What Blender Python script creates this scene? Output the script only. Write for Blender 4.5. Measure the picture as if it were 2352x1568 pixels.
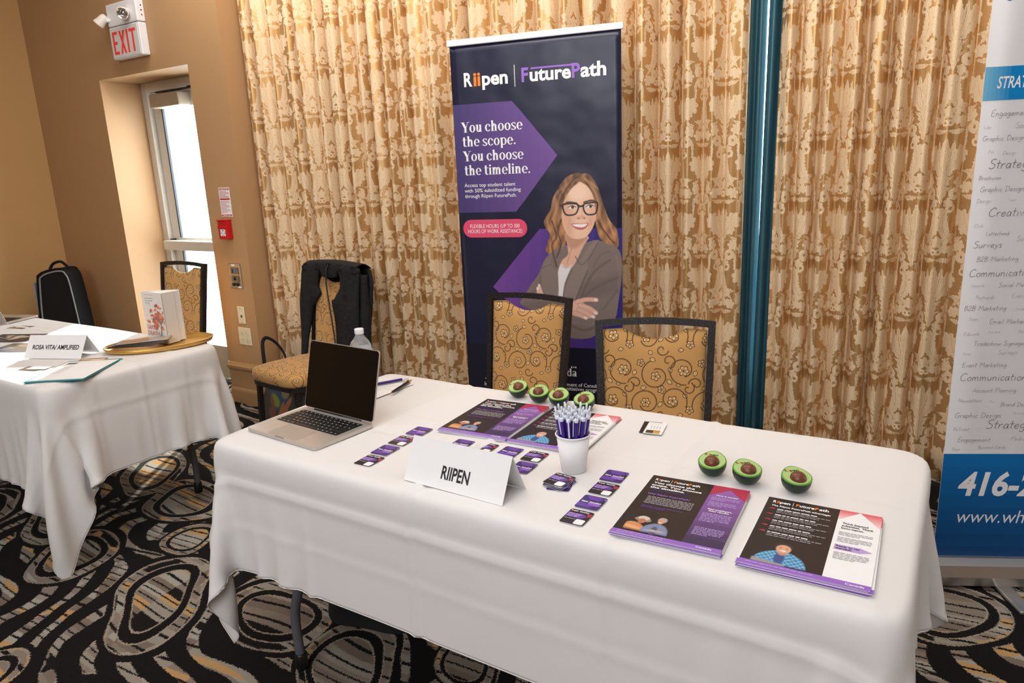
import bpy, bmesh, math, random
import numpy as np
from functools import reduce
from mathutils import Matrix, Vector

random.seed(7)
scene = bpy.context.scene
for _o in list(bpy.data.objects):
    bpy.data.objects.remove(_o, do_unlink=True)
COL = scene.collection
PI = math.pi

# ------------------------------------------------------------------ camera
CAM_H, CAM_YAW, CAM_PITCH, CAM_ROLL, CAM_F = 1.465, 32.64, 13.61, -2.46, 1633.6   # metres, degrees, pixels of a 2352 wide frame


def cam_matrix():
    y, p, r = (math.radians(a) for a in (CAM_YAW, CAM_PITCH, CAM_ROLL))
    fwd = Vector((-math.sin(y) * math.cos(p), math.cos(y) * math.cos(p), -math.sin(p)))
    r0 = Vector((math.cos(y), math.sin(y), 0))
    u0 = r0.cross(fwd)
    right = math.cos(r) * r0 + math.sin(r) * u0
    up = -math.sin(r) * r0 + math.cos(r) * u0
    m = Matrix((right, up, -fwd)).transposed().to_4x4()
    m.translation = Vector((0, 0, CAM_H))
    return m


cd = bpy.data.cameras.new('camera')
cd.sensor_fit = 'HORIZONTAL'
cd.sensor_width = 36.0
cd.lens = CAM_F / 2352 * 36.0
cd.clip_start = 0.02
cam = bpy.data.objects.new('camera', cd)
COL.objects.link(cam)
cam.matrix_world = cam_matrix()
scene.camera = cam

# ------------------------------------------------------------------ world, sun, lamps, exposure
w = bpy.data.worlds.new('sky')
scene.world = w
w.use_nodes = True
bg = w.node_tree.nodes['Background']
bg.inputs[0].default_value = (0.86, 0.94, 1.0, 1)
bg.inputs[1].default_value = 11.0


def lamp(name, kind, loc, direction, energy, color=(1, 1, 1), size=1.0, size_y=None, angle=None):
    l = bpy.data.lights.new(name, kind)
    l.energy = energy
    l.color = color
    if kind == 'AREA':
        l.shape = 'RECTANGLE'
        l.size = size
        l.size_y = size_y or size
    if angle is not None:
        l.angle = angle
    o = bpy.data.objects.new(name, l)
    COL.objects.link(o)
    o.location = loc
    o.rotation_euler = Vector(direction).to_track_quat('-Z', 'Y').to_euler()
    return o


lamp('sun', 'SUN', (-6, 6, 5), (0.56, -0.80, -0.43), 16.0, (1.0, 0.93, 0.82), angle=math.radians(1.2))
# added unseen fill lamps: stand in for flash bounced off ceiling and rear wall
lamp('curtain_fill', 'AREA', (-1.9, 2.25, 3.34), (0.06, 0.70, -0.70), 92, (1.0, 0.95, 0.88), 4.6, .5)
lamp('bounce_fill_mid', 'AREA', (-1.2, 0.2, 3.36), (0, 0, -1), 42, (0.98, 0.98, 1.0), 3.6, 1.6)
lamp('bounce_fill_rear', 'AREA', (-0.4, -2.6, 3.30), (-0.12, 0.82, -0.5), 190, (0.95, 0.97, 1.0), 3.6, 1.8)

scene.cycles.max_bounces = 6
scene.cycles.adaptive_threshold = 0.02
scene.cycles.diffuse_bounces = 3
scene.cycles.glossy_bounces = 3
scene.cycles.transparent_max_bounces = 8
vs = scene.view_settings
scene.display_settings.display_device = 'sRGB'
vs.view_transform = 'Standard'
vs.look = 'None'
vs.gamma = 1.0
vs.exposure = 0.0
vs.use_curve_mapping = False

# ------------------------------------------------------------------ colour + node helpers
def S(r, g, b):
    """sRGB 0..255 to linear rgba"""
    def f(c):
        c /= 255.0
        return c / 12.92 if c <= 0.04045 else ((c + 0.055) / 1.055) ** 2.4
    return (f(r), f(g), f(b), 1.0)


class E:
    """one scalar value of a shader graph; python operators add Math nodes"""
    __array_priority__ = 100

    def __init__(self, nt, sock):
        self.nt, self.s = nt, sock

    def op(self, name, *args, clamp=False):
        n = self.nt.nodes.new('ShaderNodeMath')
        n.operation = name
        n.use_clamp = clamp
        for i, a in enumerate((self,) + args):
            put(n.inputs[i], a)
        return E(self.nt, n.outputs[0])

    def __add__(self, o): return self.op('ADD', o)
    __radd__ = __add__
    def __mul__(self, o): return self.op('MULTIPLY', o)
    __rmul__ = __mul__
    def __sub__(self, o): return self.op('SUBTRACT', o)
    def __rsub__(self, o): return const(self.nt, o).op('SUBTRACT', self)
    def __neg__(self): return self.op('MULTIPLY', -1.0)


class Lit:
    def __init__(self, nt, v): self.nt, self.v = nt, v
    def op(self, name, *args):
        n = self.nt.nodes.new('ShaderNodeMath')
        n.operation = name
        n.inputs[0].default_value = self.v
        for i, a in enumerate(args):
            put(n.inputs[i + 1], a)
        return E(self.nt, n.outputs[0])


def const(nt, v): return v if isinstance(v, E) else Lit(nt, float(v))


def put(inp, a):
    if isinstance(a, E):
        a.nt.links.new(a.s, inp)
    else:
        inp.default_value = float(a)


class K:
    @staticmethod
    def sin(a): return a.op('SINE')
    @staticmethod
    def cos(a): return a.op('COSINE')
    @staticmethod
    def abs(a): return a.op('ABSOLUTE')
    @staticmethod
    def floor(a): return a.op('FLOOR')
    @staticmethod
    def sqrt(a): return a.op('SQRT')
    @staticmethod
    def max(a, b): return a.op('MAXIMUM', b)
    @staticmethod
    def min(a, b): return a.op('MINIMUM', b)
    @staticmethod
    def atan2(a, b): return a.op('ARCTAN2', b)
    @staticmethod
    def wrap(a, hi, lo): return a.op('WRAP', hi, lo)
    @staticmethod
    def clamp(a): return a.op('ADD', 0.0, clamp=True)


def step(a, k):
    """soft step of a around 0"""
    return a.op('MULTIPLY_ADD', k, 0.5, clamp=True)


def new_mat(name):
    m = bpy.data.materials.new(name)
    m.use_nodes = True
    nt = m.node_tree
    return m, nt, nt.nodes['Principled BSDF']


def noise(nt, vec, scale, detail=2.0, rough=0.5):
    n = nt.nodes.new('ShaderNodeTexNoise')
    n.inputs['Scale'].default_value = scale
    n.inputs['Detail'].default_value = detail
    n.inputs['Roughness'].default_value = rough
    if vec is not None:
        nt.links.new(vec, n.inputs['Vector'])
    return n


def bump(nt, bsdf, height, strength=0.3, dist=0.001):
    b = nt.nodes.new('ShaderNodeBump')
    b.inputs['Strength'].default_value = strength
    b.inputs['Distance'].default_value = dist
    nt.links.new(height, b.inputs['Height'])
    nt.links.new(b.outputs[0], bsdf.inputs['Normal'])


def mixc(nt, fac, a, b):
    n = nt.nodes.new('ShaderNodeMix')
    n.data_type = 'RGBA'
    for inp, v in ((n.inputs[0], fac), (n.inputs[6], a), (n.inputs[7], b)):
        if isinstance(v, E):
            nt.links.new(v.s, inp)
        elif isinstance(v, (tuple, list)):
            inp.default_value = v
        elif isinstance(v, (int, float)):
            inp.default_value = v
        else:
            nt.links.new(v, inp)
    return n.outputs[2]


_MATS = {}


def mat(name, col=(.5, .5, .5, 1), rough=0.5, metal=0.0, spec=0.5, nscale=None, namt=0.08, bscale=None, bdist=0.0005, coat=0.0, trans=0.0, ior=1.45, sheen=0.0):
    """plain procedural material: colour with a little noise variation and a fine bump"""
    if name in _MATS:
        return _MATS[name]
    m, nt, b = new_mat(name)
    b.inputs['Roughness'].default_value = rough
    b.inputs['Metallic'].default_value = metal
    b.inputs['Specular IOR Level'].default_value = spec
    b.inputs['Coat Weight'].default_value = coat
    b.inputs['Transmission Weight'].default_value = trans
    b.inputs['IOR'].default_value = ior
    b.inputs['Sheen Weight'].default_value = sheen
    tc = nt.nodes.new('ShaderNodeTexCoord')
    if nscale:
        n = noise(nt, tc.outputs['Object'], nscale, 3.0)
        lo = tuple(c * (1 - namt) for c in col[:3]) + (1,)
        hi = tuple(min(1, c * (1 + namt)) for c in col[:3]) + (1,)
        nt.links.new(mixc(nt, n.outputs[0], lo, hi), b.inputs['Base Color'])
    else:
        b.inputs['Base Color'].default_value = col
    if bscale:
        n2 = noise(nt, tc.outputs['Object'], bscale, 2.0)
        bump(nt, b, n2.outputs[0], 0.5, bdist)
    _MATS[name] = m
    return m


# ------------------------------------------------------------------ object helpers
def tag(o, label=None, cat=None, group=None, kind=None):
    if label: o['label'] = label
    if cat: o['category'] = cat
    if group: o['group'] = group
    if kind: o['kind'] = kind
    return o


def empty(name, loc=(0, 0, 0), rz=0.0, label=None, cat=None, group=None, rot=None):
    o = bpy.data.objects.new(name, None)
    o.empty_display_size = 0.05
    COL.objects.link(o)
    o.location = loc
    o.rotation_euler = rot or (0, 0, rz)
    return tag(o, label, cat, group)


def link(name, me, parent=None):
    o = bpy.data.objects.new(name, me)
    COL.objects.link(o)
    if parent is not None:
        o.parent = parent
    return o


def mesh(name, verts, faces, mats, parent=None, smooth=False, uvs=None, midx=None, cols=None):
    me = bpy.data.meshes.new(name)
    me.from_pydata([tuple(v) for v in verts], [], [tuple(f) for f in faces])
    for m in (mats if isinstance(mats, (list, tuple)) else [mats]):
        me.materials.append(m)
    if midx is not None:
        me.polygons.foreach_set('material_index', midx)
    if smooth:
        me.polygons.foreach_set('use_smooth', [True] * len(me.polygons))
    if uvs is not None:
        lay = me.uv_layers.new(name='UVMap')
        li = np.empty(len(me.loops), dtype=np.int32)
        me.loops.foreach_get('vertex_index', li)
        lay.data.foreach_set('uv', np.asarray(uvs, dtype=np.float32)[li].ravel())
    if cols is not None:
        at = me.color_attributes.new('Col', 'FLOAT_COLOR', 'POINT')
        at.data.foreach_set('color', np.asarray(cols, dtype=np.float32).ravel())
    me.update()
    return link(name, me, parent)


def bm_obj(name, bm, m, parent=None, smooth=False):
    bmesh.ops.recalc_face_normals(bm, faces=bm.faces[:])
    me = bpy.data.meshes.new(name)
    bm.to_mesh(me)
    bm.free()
    for mm in (m if isinstance(m, (list, tuple)) else [m]):
        me.materials.append(mm)
    if smooth:
        me.polygons.foreach_set('use_smooth', [True] * len(me.polygons))
    return link(name, me, parent)


def add_box(bm, c, s, bev=0.0, seg=2, rz=0.0, M=None):
    r = bmesh.ops.create_cube(bm, size=1.0)
    vs_ = r['verts']
    mt = Matrix.Translation(c) @ Matrix.Rotation(rz, 4, 'Z') @ Matrix.Diagonal((s[0], s[1], s[2], 1))
    if M is not None:
        mt = M @ mt
    bmesh.ops.transform(bm, matrix=mt, verts=vs_)
    if bev > 0:
        es = list({e for v in vs_ for e in v.link_edges})
        bmesh.ops.bevel(bm, geom=es, offset=bev, segments=seg, affect='EDGES', profile=0.5)


def box(name, c, s, m, parent=None, bev=0.0, seg=2, rz=0.0, smooth=False):
    bm = bmesh.new()
    add_box(bm, c, s, bev, seg, rz)
    return bm_obj(name, bm, m, parent, smooth)


def tube_data(pts, r, n=10, closed=False, cap=True, flat=None):
    """sweep a circle (or a flat ellipse) along pts"""
    pts = [Vector(p) for p in pts]
    N = len(pts)
    rs = r if isinstance(r, (list, tuple)) else [r] * N
    V, F = [], []
    up = None
    for i, p in enumerate(pts):
        a = pts[(i - 1) % N] if (closed or i > 0) else p
        b = pts[(i + 1) % N] if (closed or i < N - 1) else p
        t = (b - a).normalized()
        if up is None:
            up = t.orthogonal().normalized()
        up = (up - t * up.dot(t)).normalized()
        sd = t.cross(up)
        for k in range(n):
            an = 2 * PI * k / n
            q = up * math.cos(an) * rs[i] + sd * math.sin(an) * rs[i] * (flat or 1)
            V.append(p + q)
    M = N if closed else N - 1
    for i in range(M):
        j = (i + 1) % N
        for k in range(n):
            F.append((i * n + k, i * n + (k + 1) % n, j * n + (k + 1) % n, j * n + k))
    if cap and not closed:
        F.append(tuple(range(n - 1, -1, -1)))
        F.append(tuple((N - 1) * n + k for k in range(n)))
    return V, F


def tube(name, pts, r, m, parent=None, n=10, closed=False, flat=None):
    V, F = tube_data(pts, r, n, closed, True, flat)
    return mesh(name, V, F, m, parent, True)


def lathe(name, prof, m, parent=None, n=32, loc=(0, 0, 0), cap=True):
    V, F = [], []
    for (r, z) in prof:
        for k in range(n):
            a = 2 * PI * k / n
            V.append((loc[0] + r * math.cos(a), loc[1] + r * math.sin(a), loc[2] + z))
    for i in range(len(prof) - 1):
        for k in range(n):
            F.append((i * n + k, i * n + (k + 1) % n, (i + 1) * n + (k + 1) % n, (i + 1) * n + k))
    if cap and prof[0][0] > 1e-5: F.append(tuple(range(n - 1, -1, -1)))
    if cap and prof[-1][0] > 1e-5: F.append(tuple((len(prof) - 1) * n + k for k in range(n)))
    return mesh(name, V, F, m, parent, True)


def prism(name, outline, t, m, parent=None, fn=None, bev=0.0):
    """extrude a 2-D outline by t; fn maps (x, y, depth) to a point"""
    fn = fn or (lambda x, y, d: (x, y, d))
    n = len(outline)
    V = [fn(x, y, 0) for x, y in outline] + [fn(x, y, t) for x, y in outline]
    F = [tuple(range(n - 1, -1, -1)), tuple(range(n, 2 * n))] + [(i, (i + 1) % n, n + (i + 1) % n, n + i) for i in range(n)]
    return mesh(name, V, F, m, parent)


def catmull(pts, k=6, closed=False):
    P = [np.array(p, float) for p in pts]
    n = len(P)
    out = []
    for i in range(n if closed else n - 1):
        g = (lambda j: P[j % n]) if closed else (lambda j: P[min(max(j, 0), n - 1)])
        a, b, c, d = g(i - 1), g(i), g(i + 1), g(i + 2)
        for s in range(k):
            t = s / k
            out.append(.5 * (2 * b + (c - a) * t + (2 * a - 5 * b + 4 * c - d) * t * t + (3 * b - 3 * c + d - a) * t ** 3))
    if not closed:
        out.append(P[-1])
    return out


def rrect(w, h, r, seg=5, cx=0.0, cy=0.0):
    out = []
    for sx, sy, a0 in ((1, 1, 0), (-1, 1, PI / 2), (-1, -1, PI), (1, -1, 1.5 * PI)):
        for k in range(seg + 1):
            a = a0 + PI / 2 * k / seg
            out.append((cx + sx * (w / 2 - r) + r * math.cos(a), cy + sy * (h / 2 - r) + r * math.sin(a)))
    return out


class Art:
    """flat print: polygons in layers, built as one mesh with a material slot for each ink"""
    def __init__(self):
        self.V, self.F, self.mi, self.mats = [], [], [], []

    def poly(self, pts, m, layer=1):
        if m not in self.mats: self.mats.append(m)
        b = len(self.V)
        self.V += [(x, y, layer) for x, y in pts]
        self.F.append(tuple(range(b, b + len(pts))))
        self.mi.append(self.mats.index(m))

    def rect(self, x0, y0, x1, y1, m, layer=1):
        self.poly([(x0, y0), (x1, y0), (x1, y1), (x0, y1)], m, layer)

    def words(self, x0, x1, y, h, m, rng, layer=2, last=1.0):
        """a line of print too small to read: word-long strokes"""
        x = x0
        end = x0 + (x1 - x0) * last
        while x < end - h:
            wl = min(h * rng.uniform(1.4, 4.6), end - x)
            self.rect(x, y, x + wl, y + h, m, layer)
            x += wl + h * .6

    def grad(self, pts_fn, n, mats_ramp, layer=1):
        for i in range(n):
            self.poly(pts_fn(i / n, (i + 1) / n), mats_ramp(i / max(1, n - 1)), layer)

    def build(self, name, parent, fn=None, step_=0.00025, z0=0.0):
        fn = fn or (lambda x, y, d: (x, y, d))
        V = [fn(x, y, z0 + l * step_) for x, y, l in self.V]
        return mesh(name, V, self.F, self.mats, parent, midx=self.mi)


_TXT = {}


def text_mesh(s, bold=0.0, shear=0.0, space=1.0, res=3):
    key = (s, bold, shear, space, res)
    if key in _TXT:
        return _TXT[key]
    cu = bpy.data.curves.new('txt', 'FONT')
    cu.body = s
    cu.size = 1.0
    cu.offset = bold
    cu.shear = shear
    cu.space_character = space
    cu.resolution_u = res
    cu.fill_mode = 'FRONT'
    o = bpy.data.objects.new('txt', cu)
    COL.objects.link(o)
    dg = bpy.context.evaluated_depsgraph_get()
    dg.update()
    me = bpy.data.meshes.new_from_object(o.evaluated_get(dg))
    bpy.data.objects.remove(o, do_unlink=True)
    n = len(me.vertices)
    co = np.empty(n * 3, dtype=np.float32)
    me.vertices.foreach_get('co', co)
    co = co.reshape(-1, 3)
    faces = [tuple(p.vertices) for p in me.polygons]
    bpy.data.meshes.remove(me)
    _TXT[key] = (co, faces)
    return co, faces


CAPH = None


def text(s, x, y, h, m, parent, fn=None, width=None, bold=0.0, shear=0.0, space=1.0, align='L', name='lettering', off=0.0008, res=3):
    """a line of lettering: baseline at y, capital height h; width fits the line to that width"""
    global CAPH
    if CAPH is None:
        CAPH = float(text_mesh('H')[0][:, 1].max())
    co, F = text_mesh(s, bold, shear, space, res)
    k = h / CAPH
    x0, x1 = co[:, 0].min(), co[:, 0].max()
    kx = width / (x1 - x0) if width else k
    X = (co[:, 0] - x0) * kx
    if align == 'C': X = X - (x1 - x0) * kx / 2
    if align == 'R': X = X - (x1 - x0) * kx
    fn = fn or (lambda a, b, d: (a, b, d))
    V = [fn(x + float(a), y + float(b) * k, off) for a, b in zip(X, co[:, 1])]
    return mesh(name, V, F, m, parent)


def copy_tree(o, parent=None, depth=0):
    c = o.copy()
    COL.objects.link(c)
    c.parent = parent
    if parent is not None:
        c.matrix_parent_inverse = o.matrix_parent_inverse.copy()
    for ch in o.children:
        copy_tree(ch, c, depth + 1)
    return c


def subgrid(fn, nu, nv, flip=False, close_u=False):
    """grid of points fn(i/nu, j/nv) with faces"""
    V = [fn(i / nu, j / nv) for j in range(nv + 1) for i in range(nu + 1)]
    F = []
    for j in range(nv):
        for i in range(nu):
            a = j * (nu + 1) + i
            f = (a, a + 1, a + nu + 2, a + nu + 1)
            F.append(f[::-1] if flip else f)
    return V, F

# ------------------------------------------------------------------ patterned materials
def leaf(u, w, x0, y0, x1, y1, W, bend=0, ser=0, n=6, skew=.7):
    L = math.hypot(x1 - x0, y1 - y0)
    cx, cy = (x1 - x0) / L, (y1 - y0) / L
    du = u - x0
    dw = w - y0
    t = (du * (cx / L)).op('ADD', dw * (cy / L), clamp=True)
    s = dw * cx - du * cy
    if bend:
        s = s - (t * (1 - t)) * (4 * bend)
    prof = K.sin((K.sqrt(t) if skew < 1 else t) * PI) * (W + .12)
    if ser:
        prof = prof * (K.abs(K.sin(t * (n * PI))) * ser + (1 - ser))
    return prof - K.abs(s) - .1, s


def damask_mask(nt, U, Z):
    """ogee damask, 36 cm wide, 52 cm drop, half dropped"""
    Uc = U * 100
    k = K.floor(Uc * (1 / 18.) + .5)
    u = K.abs(Uc - k * 18)
    par = K.abs(K.wrap(k, 2, 0))
    wv = K.wrap(Z * -100 + par * 26 + 101, 52, 0)
    A, V = [], []

    def L(*a, **kw):
        d, s = leaf(u, wv, *a, **kw)
        A.append(d)
        V.append(K.min(.13 - K.abs(s), d))

    def F(x, y, r, n, amp, ph=0):
        du = u - x
        dw = wv - y
        rr = K.sqrt(du * du + dw * dw)
        th = K.atan2(dw, du)
        A.append(K.abs(K.cos(th * (n * .5) + ph * .5)) * (r * amp * 1.5) + r * (1 - 1.3 * amp) - rr)

    def R(x, y, r, th):
        du = u - x
        dw = wv - y
        A.append(th - K.abs(K.sqrt(du * du + dw * dw) - r))
    L(0, 15.5, 0, -.1, 2.3, 0, .15, 4, skew=1)
    L(.4, 15, 3.3, .9, 1.5, .5, .2, 4, skew=1)
    L(.9, 15.5, 6.3, 2.6, 1.7, 1.2, .35, 5)
    F(7.0, 6.8, 3.9, 7, .2, 1.1)
    F(5.6, 11.0, 2.3, 5, .25, .4)
    L(0, 27, 0, 12, 2.7, 0, .4, 6, skew=1)
    L(.5, 19.5, 4.9, 15.2, 1.0, -.8, .4, 4)
    L(.4, 23.5, 4.4, 19.6, .9, -.8, .4, 4)
    R(5.4, 22.6, 1.6, .9)
    F(7.0, 18.0, 2.5, 6, .25, 0)
    F(2.9, 26.2, 1.9, 5, .25, .5)
    F(0, 29.8, 2.0, 3, .28, 1.57)
    L(3.9, 26.6, 7.8, 44.0, 2.35, 4.1, .16, 12, skew=1)
    R(4.0, 28.4, 1.3, .5)
    L(2.0, 43.0, 9.4, 39.6, 2.0, -1.2, .4, 6)
    F(11.0, 32.8, 3.9, 7, .2, 2.04)
    F(0, 42.4, 2.4, 5, .25, 1.57)
    F(3.0, 45.2, 2.1, 5, .25, .8)
    F(6.4, 46.0, 2.5, 6, .25, .3)
    R(1.0, 46.6, .9, .4)
    L(-.6, 49.4, 8.2, 49.0, 1.1, .8, .45, 8, skew=1)
    L(8.9, 30.0, 7.2, 20.0, 1.1, .6, .35, 6)
    L(9.0, 15.8, 5.0, 13.4, .9, -.3, .4, 4)
    return reduce(K.max, A), reduce(K.max, V)


def uv_xy(nt):
    n = nt.nodes.new('ShaderNodeUVMap')
    s = nt.nodes.new('ShaderNodeSeparateXYZ')
    nt.links.new(n.outputs[0], s.inputs[0])
    return n.outputs[0], E(nt, s.outputs[0]), E(nt, s.outputs[1])


def make_damask():
    m, nt, b = new_mat('gold_damask')
    vec, U, Z = uv_xy(nt)
    nz = noise(nt, vec, 38, 1.0)
    sep = nt.nodes.new('ShaderNodeSeparateColor')
    nt.links.new(nz.outputs['Color'], sep.inputs[0])
    du = E(nt, sep.outputs[0]) * .008
    dz = E(nt, sep.outputs[1]) * .008
    nf = noise(nt, vec, 150, 1.0)
    jit = (E(nt, nf.outputs[0]) - .5) * .010
    d, v = damask_mask(nt, U + du + jit, Z + dz - jit)
    # engraved contour lines follow the outline of every leaf and flower
    eng = step(K.sin(d * 9.5 + E(nt, nf.outputs[0]) * 5.0) - .62, 6.0) * step(d - .15, 8.0)
    mask = step(d, 5.0) * (1 - step(v - .03, 12.0) * .55) * (1 - eng * .5)
    # slub of the satin ground: fine vertical threads
    sc = nt.nodes.new('ShaderNodeMapping')
    sc.inputs['Scale'].default_value = (900, 30, 1)
    nt.links.new(vec, sc.inputs[0])
    th = noise(nt, sc.outputs[0], 1.0, 2.0)
    gr = mixc(nt, th.outputs[0], S(190, 148, 98), S(222, 182, 128))
    mo = mixc(nt, th.outputs[0], S(222, 196, 160), S(238, 214, 182))
    nt.links.new(mixc(nt, mask, gr, mo), b.inputs['Base Color'])
    nt.links.new((mask * .16 + .44).s, b.inputs['Roughness'])
    nt.links.new((mask * -.56 + .70).s, b.inputs['Metallic'])
    b.inputs['Specular IOR Level'].default_value = 0.35
    bump(nt, b, th.outputs[0], .25, .0008)
    return m


def make_fabric():
    """gold upholstery with brown scrolling vines, pale flowers and leaves, 20 cm repeat"""
    m, nt, b = new_mat('vine_upholstery')
    vec, U, V = uv_xy(nt)
    u = U * 100
    wv = V * 100
    line, fill, core = [], [], []

    def D(x, y): return K.wrap(u - x, 10, -10), K.wrap(wv - y, 11, -11)

    def spiral(x, y, r, k, ph, th=.2):
        a, bb = D(x, y)
        rr = K.sqrt(a * a + bb * bb)
        c, s_ = math.cos(ph), math.sin(ph)
        t = K.atan2(bb * c - a * s_, a * c + bb * s_)
        line.append(th - K.abs(rr - r - t * k))

    def flow(x, y, r, n, ph=0):
        a, bb = D(x, y)
        rr = K.sqrt(a * a + bb * bb)
        t = K.atan2(bb, a)
        d = K.abs(K.cos(t * (n * .5) + ph)) * (r * .42) + r * .62 - rr
        fill.append(d - .16)
        line.append(.19 - K.abs(d))
        core.append(r * .28 - rr)
        line.append(.1 - K.abs(rr - r * .45))

    def lf(x, y, L, W, ang):
        a, bb = D(x, y)
        c, s_ = math.cos(ang), math.sin(ang)
        t = (a * c + bb * s_).op('MULTIPLY_ADD', 1 / L, .5, clamp=True)
        s = bb * c - a * s_
        d = K.sin(t * PI) * (W + .15) - K.abs(s) - .2
        fill.append(d - .12)
        line.append(.15 - K.abs(d - .02))
        line.append(K.min(.07 - K.abs(s), d))
    for a in ((4.6, 5.2, 3.6, .45, .4), (13.4, 6.4, 3.4, -.48, 2.6), (7.8, 14.6, 3.7, -.5, -1.2), (16.6, 16.6, 3.6, .45, 1.8), (.9, 11.9, 1.4, .35, 0), (11.8, 19.6, 1.5, -.32, 2), (18.4, 10.4, 1.3, .3, -2), (9.6, 1.4, 1.3, .3, 3)):
        spiral(*a)
    for a in ((4.4, 5.4, 1.5, 6), (13.3, 6.2, 1.6, 5, .5), (7.6, 14.4, 1.5, 5, .2), (16.8, 16.4, 1.7, 6, .3), (9.6, 9.9, 1.25, 5), (18.9, 3.2, 1.3, 5, .8), (2.6, 18.9, 1.2, 5, .3)):
        flow(*a)
    for a in ((9.2, 4.9, 2.1, .55, .9), (17.4, 8.0, 1.8, .5, 2.4), (12.2, 12.6, 2.1, .55, -.7), (3.6, 10.4, 1.9, .55, .3), (12.4, 16.6, 1.9, .5, 1.9), (15.9, 1.4, 1.8, .5, .2), (6.6, 20.0, 1.9, .55, -.4), (.6, 15.6, 1.9, .55, 1.3), (15.2, 11.6, 1.7, .45, .1), (5.8, .4, 1.7, .5, 2.2)):
        lf(a[0], a[1], a[2] * 1.3, a[3] * 1.35, a[4])
    ln = step(reduce(K.max, line + core), 14.0)
    fl = step(reduce(K.max, fill), 14.0)
    n = noise(nt, vec, 700, 2.0)
    base = mixc(nt, n.outputs[0], S(168, 122, 62), S(208, 160, 96))
    c1 = mixc(nt, fl * .9, base, S(232, 196, 136))
    c2 = mixc(nt, ln * .92, c1, S(86, 52, 24))
    nt.links.new(c2, b.inputs['Base Color'])
    b.inputs['Roughness'].default_value = 0.8
    b.inputs['Sheen Weight'].default_value = 0.15
    bump(nt, b, n.outputs[0], .3, .0004)
    return m


CARPET_OVALS = [(0, 0, .205, .14, -.70), (.46, .16, .19, .11, -.45), (-.62, .04, .16, .12, -.9), (-.70, .58, .2, .13, -.5), (-.12, .62, .15, .10, -1.1), (.34, .66, .21, .13, -.7), (-.33, .30, .11, .06, -.75)]


def make_carpet():
    """black ballroom carpet: ringed ovals and winding lanes filled with taupe, grey and gold stripes"""
    m, nt, b = new_mat('swirl_carpet')
    tc = nt.nodes.new('ShaderNodeTexCoord')
    nz = noise(nt, tc.outputs['Object'], 230, 1.0)
    sc = nt.nodes.new('ShaderNodeSeparateColor')
    nt.links.new(nz.outputs['Color'], sc.inputs[0])
    sp = nt.nodes.new('ShaderNodeSeparateXYZ')
    nt.links.new(tc.outputs['Object'], sp.inputs[0])
    jx = (E(nt, sc.outputs[0]) - .5) * .016
    jy = (E(nt, sc.outputs[1]) - .5) * .016
    x = E(nt, sp.outputs[0]) + 2.34 + jx
    y = E(nt, sp.outputs[1]) - 1.23 + jy
    wx = x + K.sin(y * 7.1 + 1) * .035 + K.sin(x * 17 + y * 9) * .012
    wy = y + K.sin(x * 6.3) * .035 + K.sin(y * 19 - x * 8) * .012
    mm = None
    PX, PY = 1.5, 1.22
    for cx, cy, a, bb, an in CARPET_OVALS:
        c, s = math.cos(an), math.sin(an)
        dx = K.wrap(wx - cx, PX / 2, -PX / 2)
        dy = K.wrap(wy - cy, PY / 2, -PY / 2)
        p = dx * (c / a) + dy * (s / a)
        q = dy * (c / bb) - dx * (s / bb)
        e = K.sqrt(p * p + q * q)
        mm = e if mm is None else K.min(mm, e)
    r1 = .10 - K.abs(mm - .93)
    r2 = .09 - K.abs(mm - 1.42)
    fl = wx * .72 + wy * .69 + K.sin((wx - wy) * 5.2) * .10
    lane = K.min(K.abs(K.sin(fl * 26 + mm * 1.1)) * .5 - .28, mm - 1.5)
    blk = K.max(K.max(r1, r2), lane)
    sy = y * 21 + K.sin(x * 9) * .3 + K.sin(y * 21) * .45
    idx = K.floor(sy)
    gap = .085 - K.abs(sy - idx - .5)
    outside = step(mm - .93, 100.0)
    zone = (K.floor(mm * 1.6) + K.floor(fl * 8.3) * 3) * outside + K.floor(wx * 1.4) * 7
    cmb = nt.nodes.new('ShaderNodeCombineXYZ')
    nt.links.new(idx.s, cmb.inputs[0])
    nt.links.new(zone.s, cmb.inputs[1])
    wn = nt.nodes.new('ShaderNodeTexWhiteNoise')
    wn.noise_dimensions = '2D'
    nt.links.new(cmb.outputs[0], wn.inputs['Vector'])
    rp = nt.nodes.new('ShaderNodeValToRGB')
    rp.color_ramp.interpolation = 'CONSTANT'
    el = rp.color_ramp.elements
    el[0].position = 0
    el[0].color = S(142, 130, 118)
    el[1].position = .32
    el[1].color = S(160, 152, 140)
    for pos, c in ((.56, S(128, 114, 102)), (.72, S(172, 168, 156)), (.83, S(196, 156, 104)), (.95, S(26, 24, 24))):
        e = el.new(pos)
        e.color = c
    nt.links.new(wn.outputs['Value'], rp.inputs[0])
    edge = step(blk + .035, 200.0) * (1 - step(mm - 1.62, 100.0))
    c1 = mixc(nt, step(gap, 200.0), rp.outputs[0], S(24, 22, 22))
    c2 = mixc(nt, edge, c1, S(168, 154, 136))
    c3 = mixc(nt, step(blk, 200.0), c2, S(22, 20, 20))
    pile = noise(nt, tc.outputs['Object'], 420, 2.0)
    c4 = mixc(nt, .35, c3, (0, 0, 0, 1))
    c5 = mixc(nt, pile.outputs[0], c4, c3)
    nt.links.new(c5, b.inputs['Base Color'])
    b.inputs['Roughness'].default_value = 0.95
    b.inputs['Specular IOR Level'].default_value = 0.15
    bump(nt, b, pile.outputs[0], .6, .004)
    return m


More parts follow.
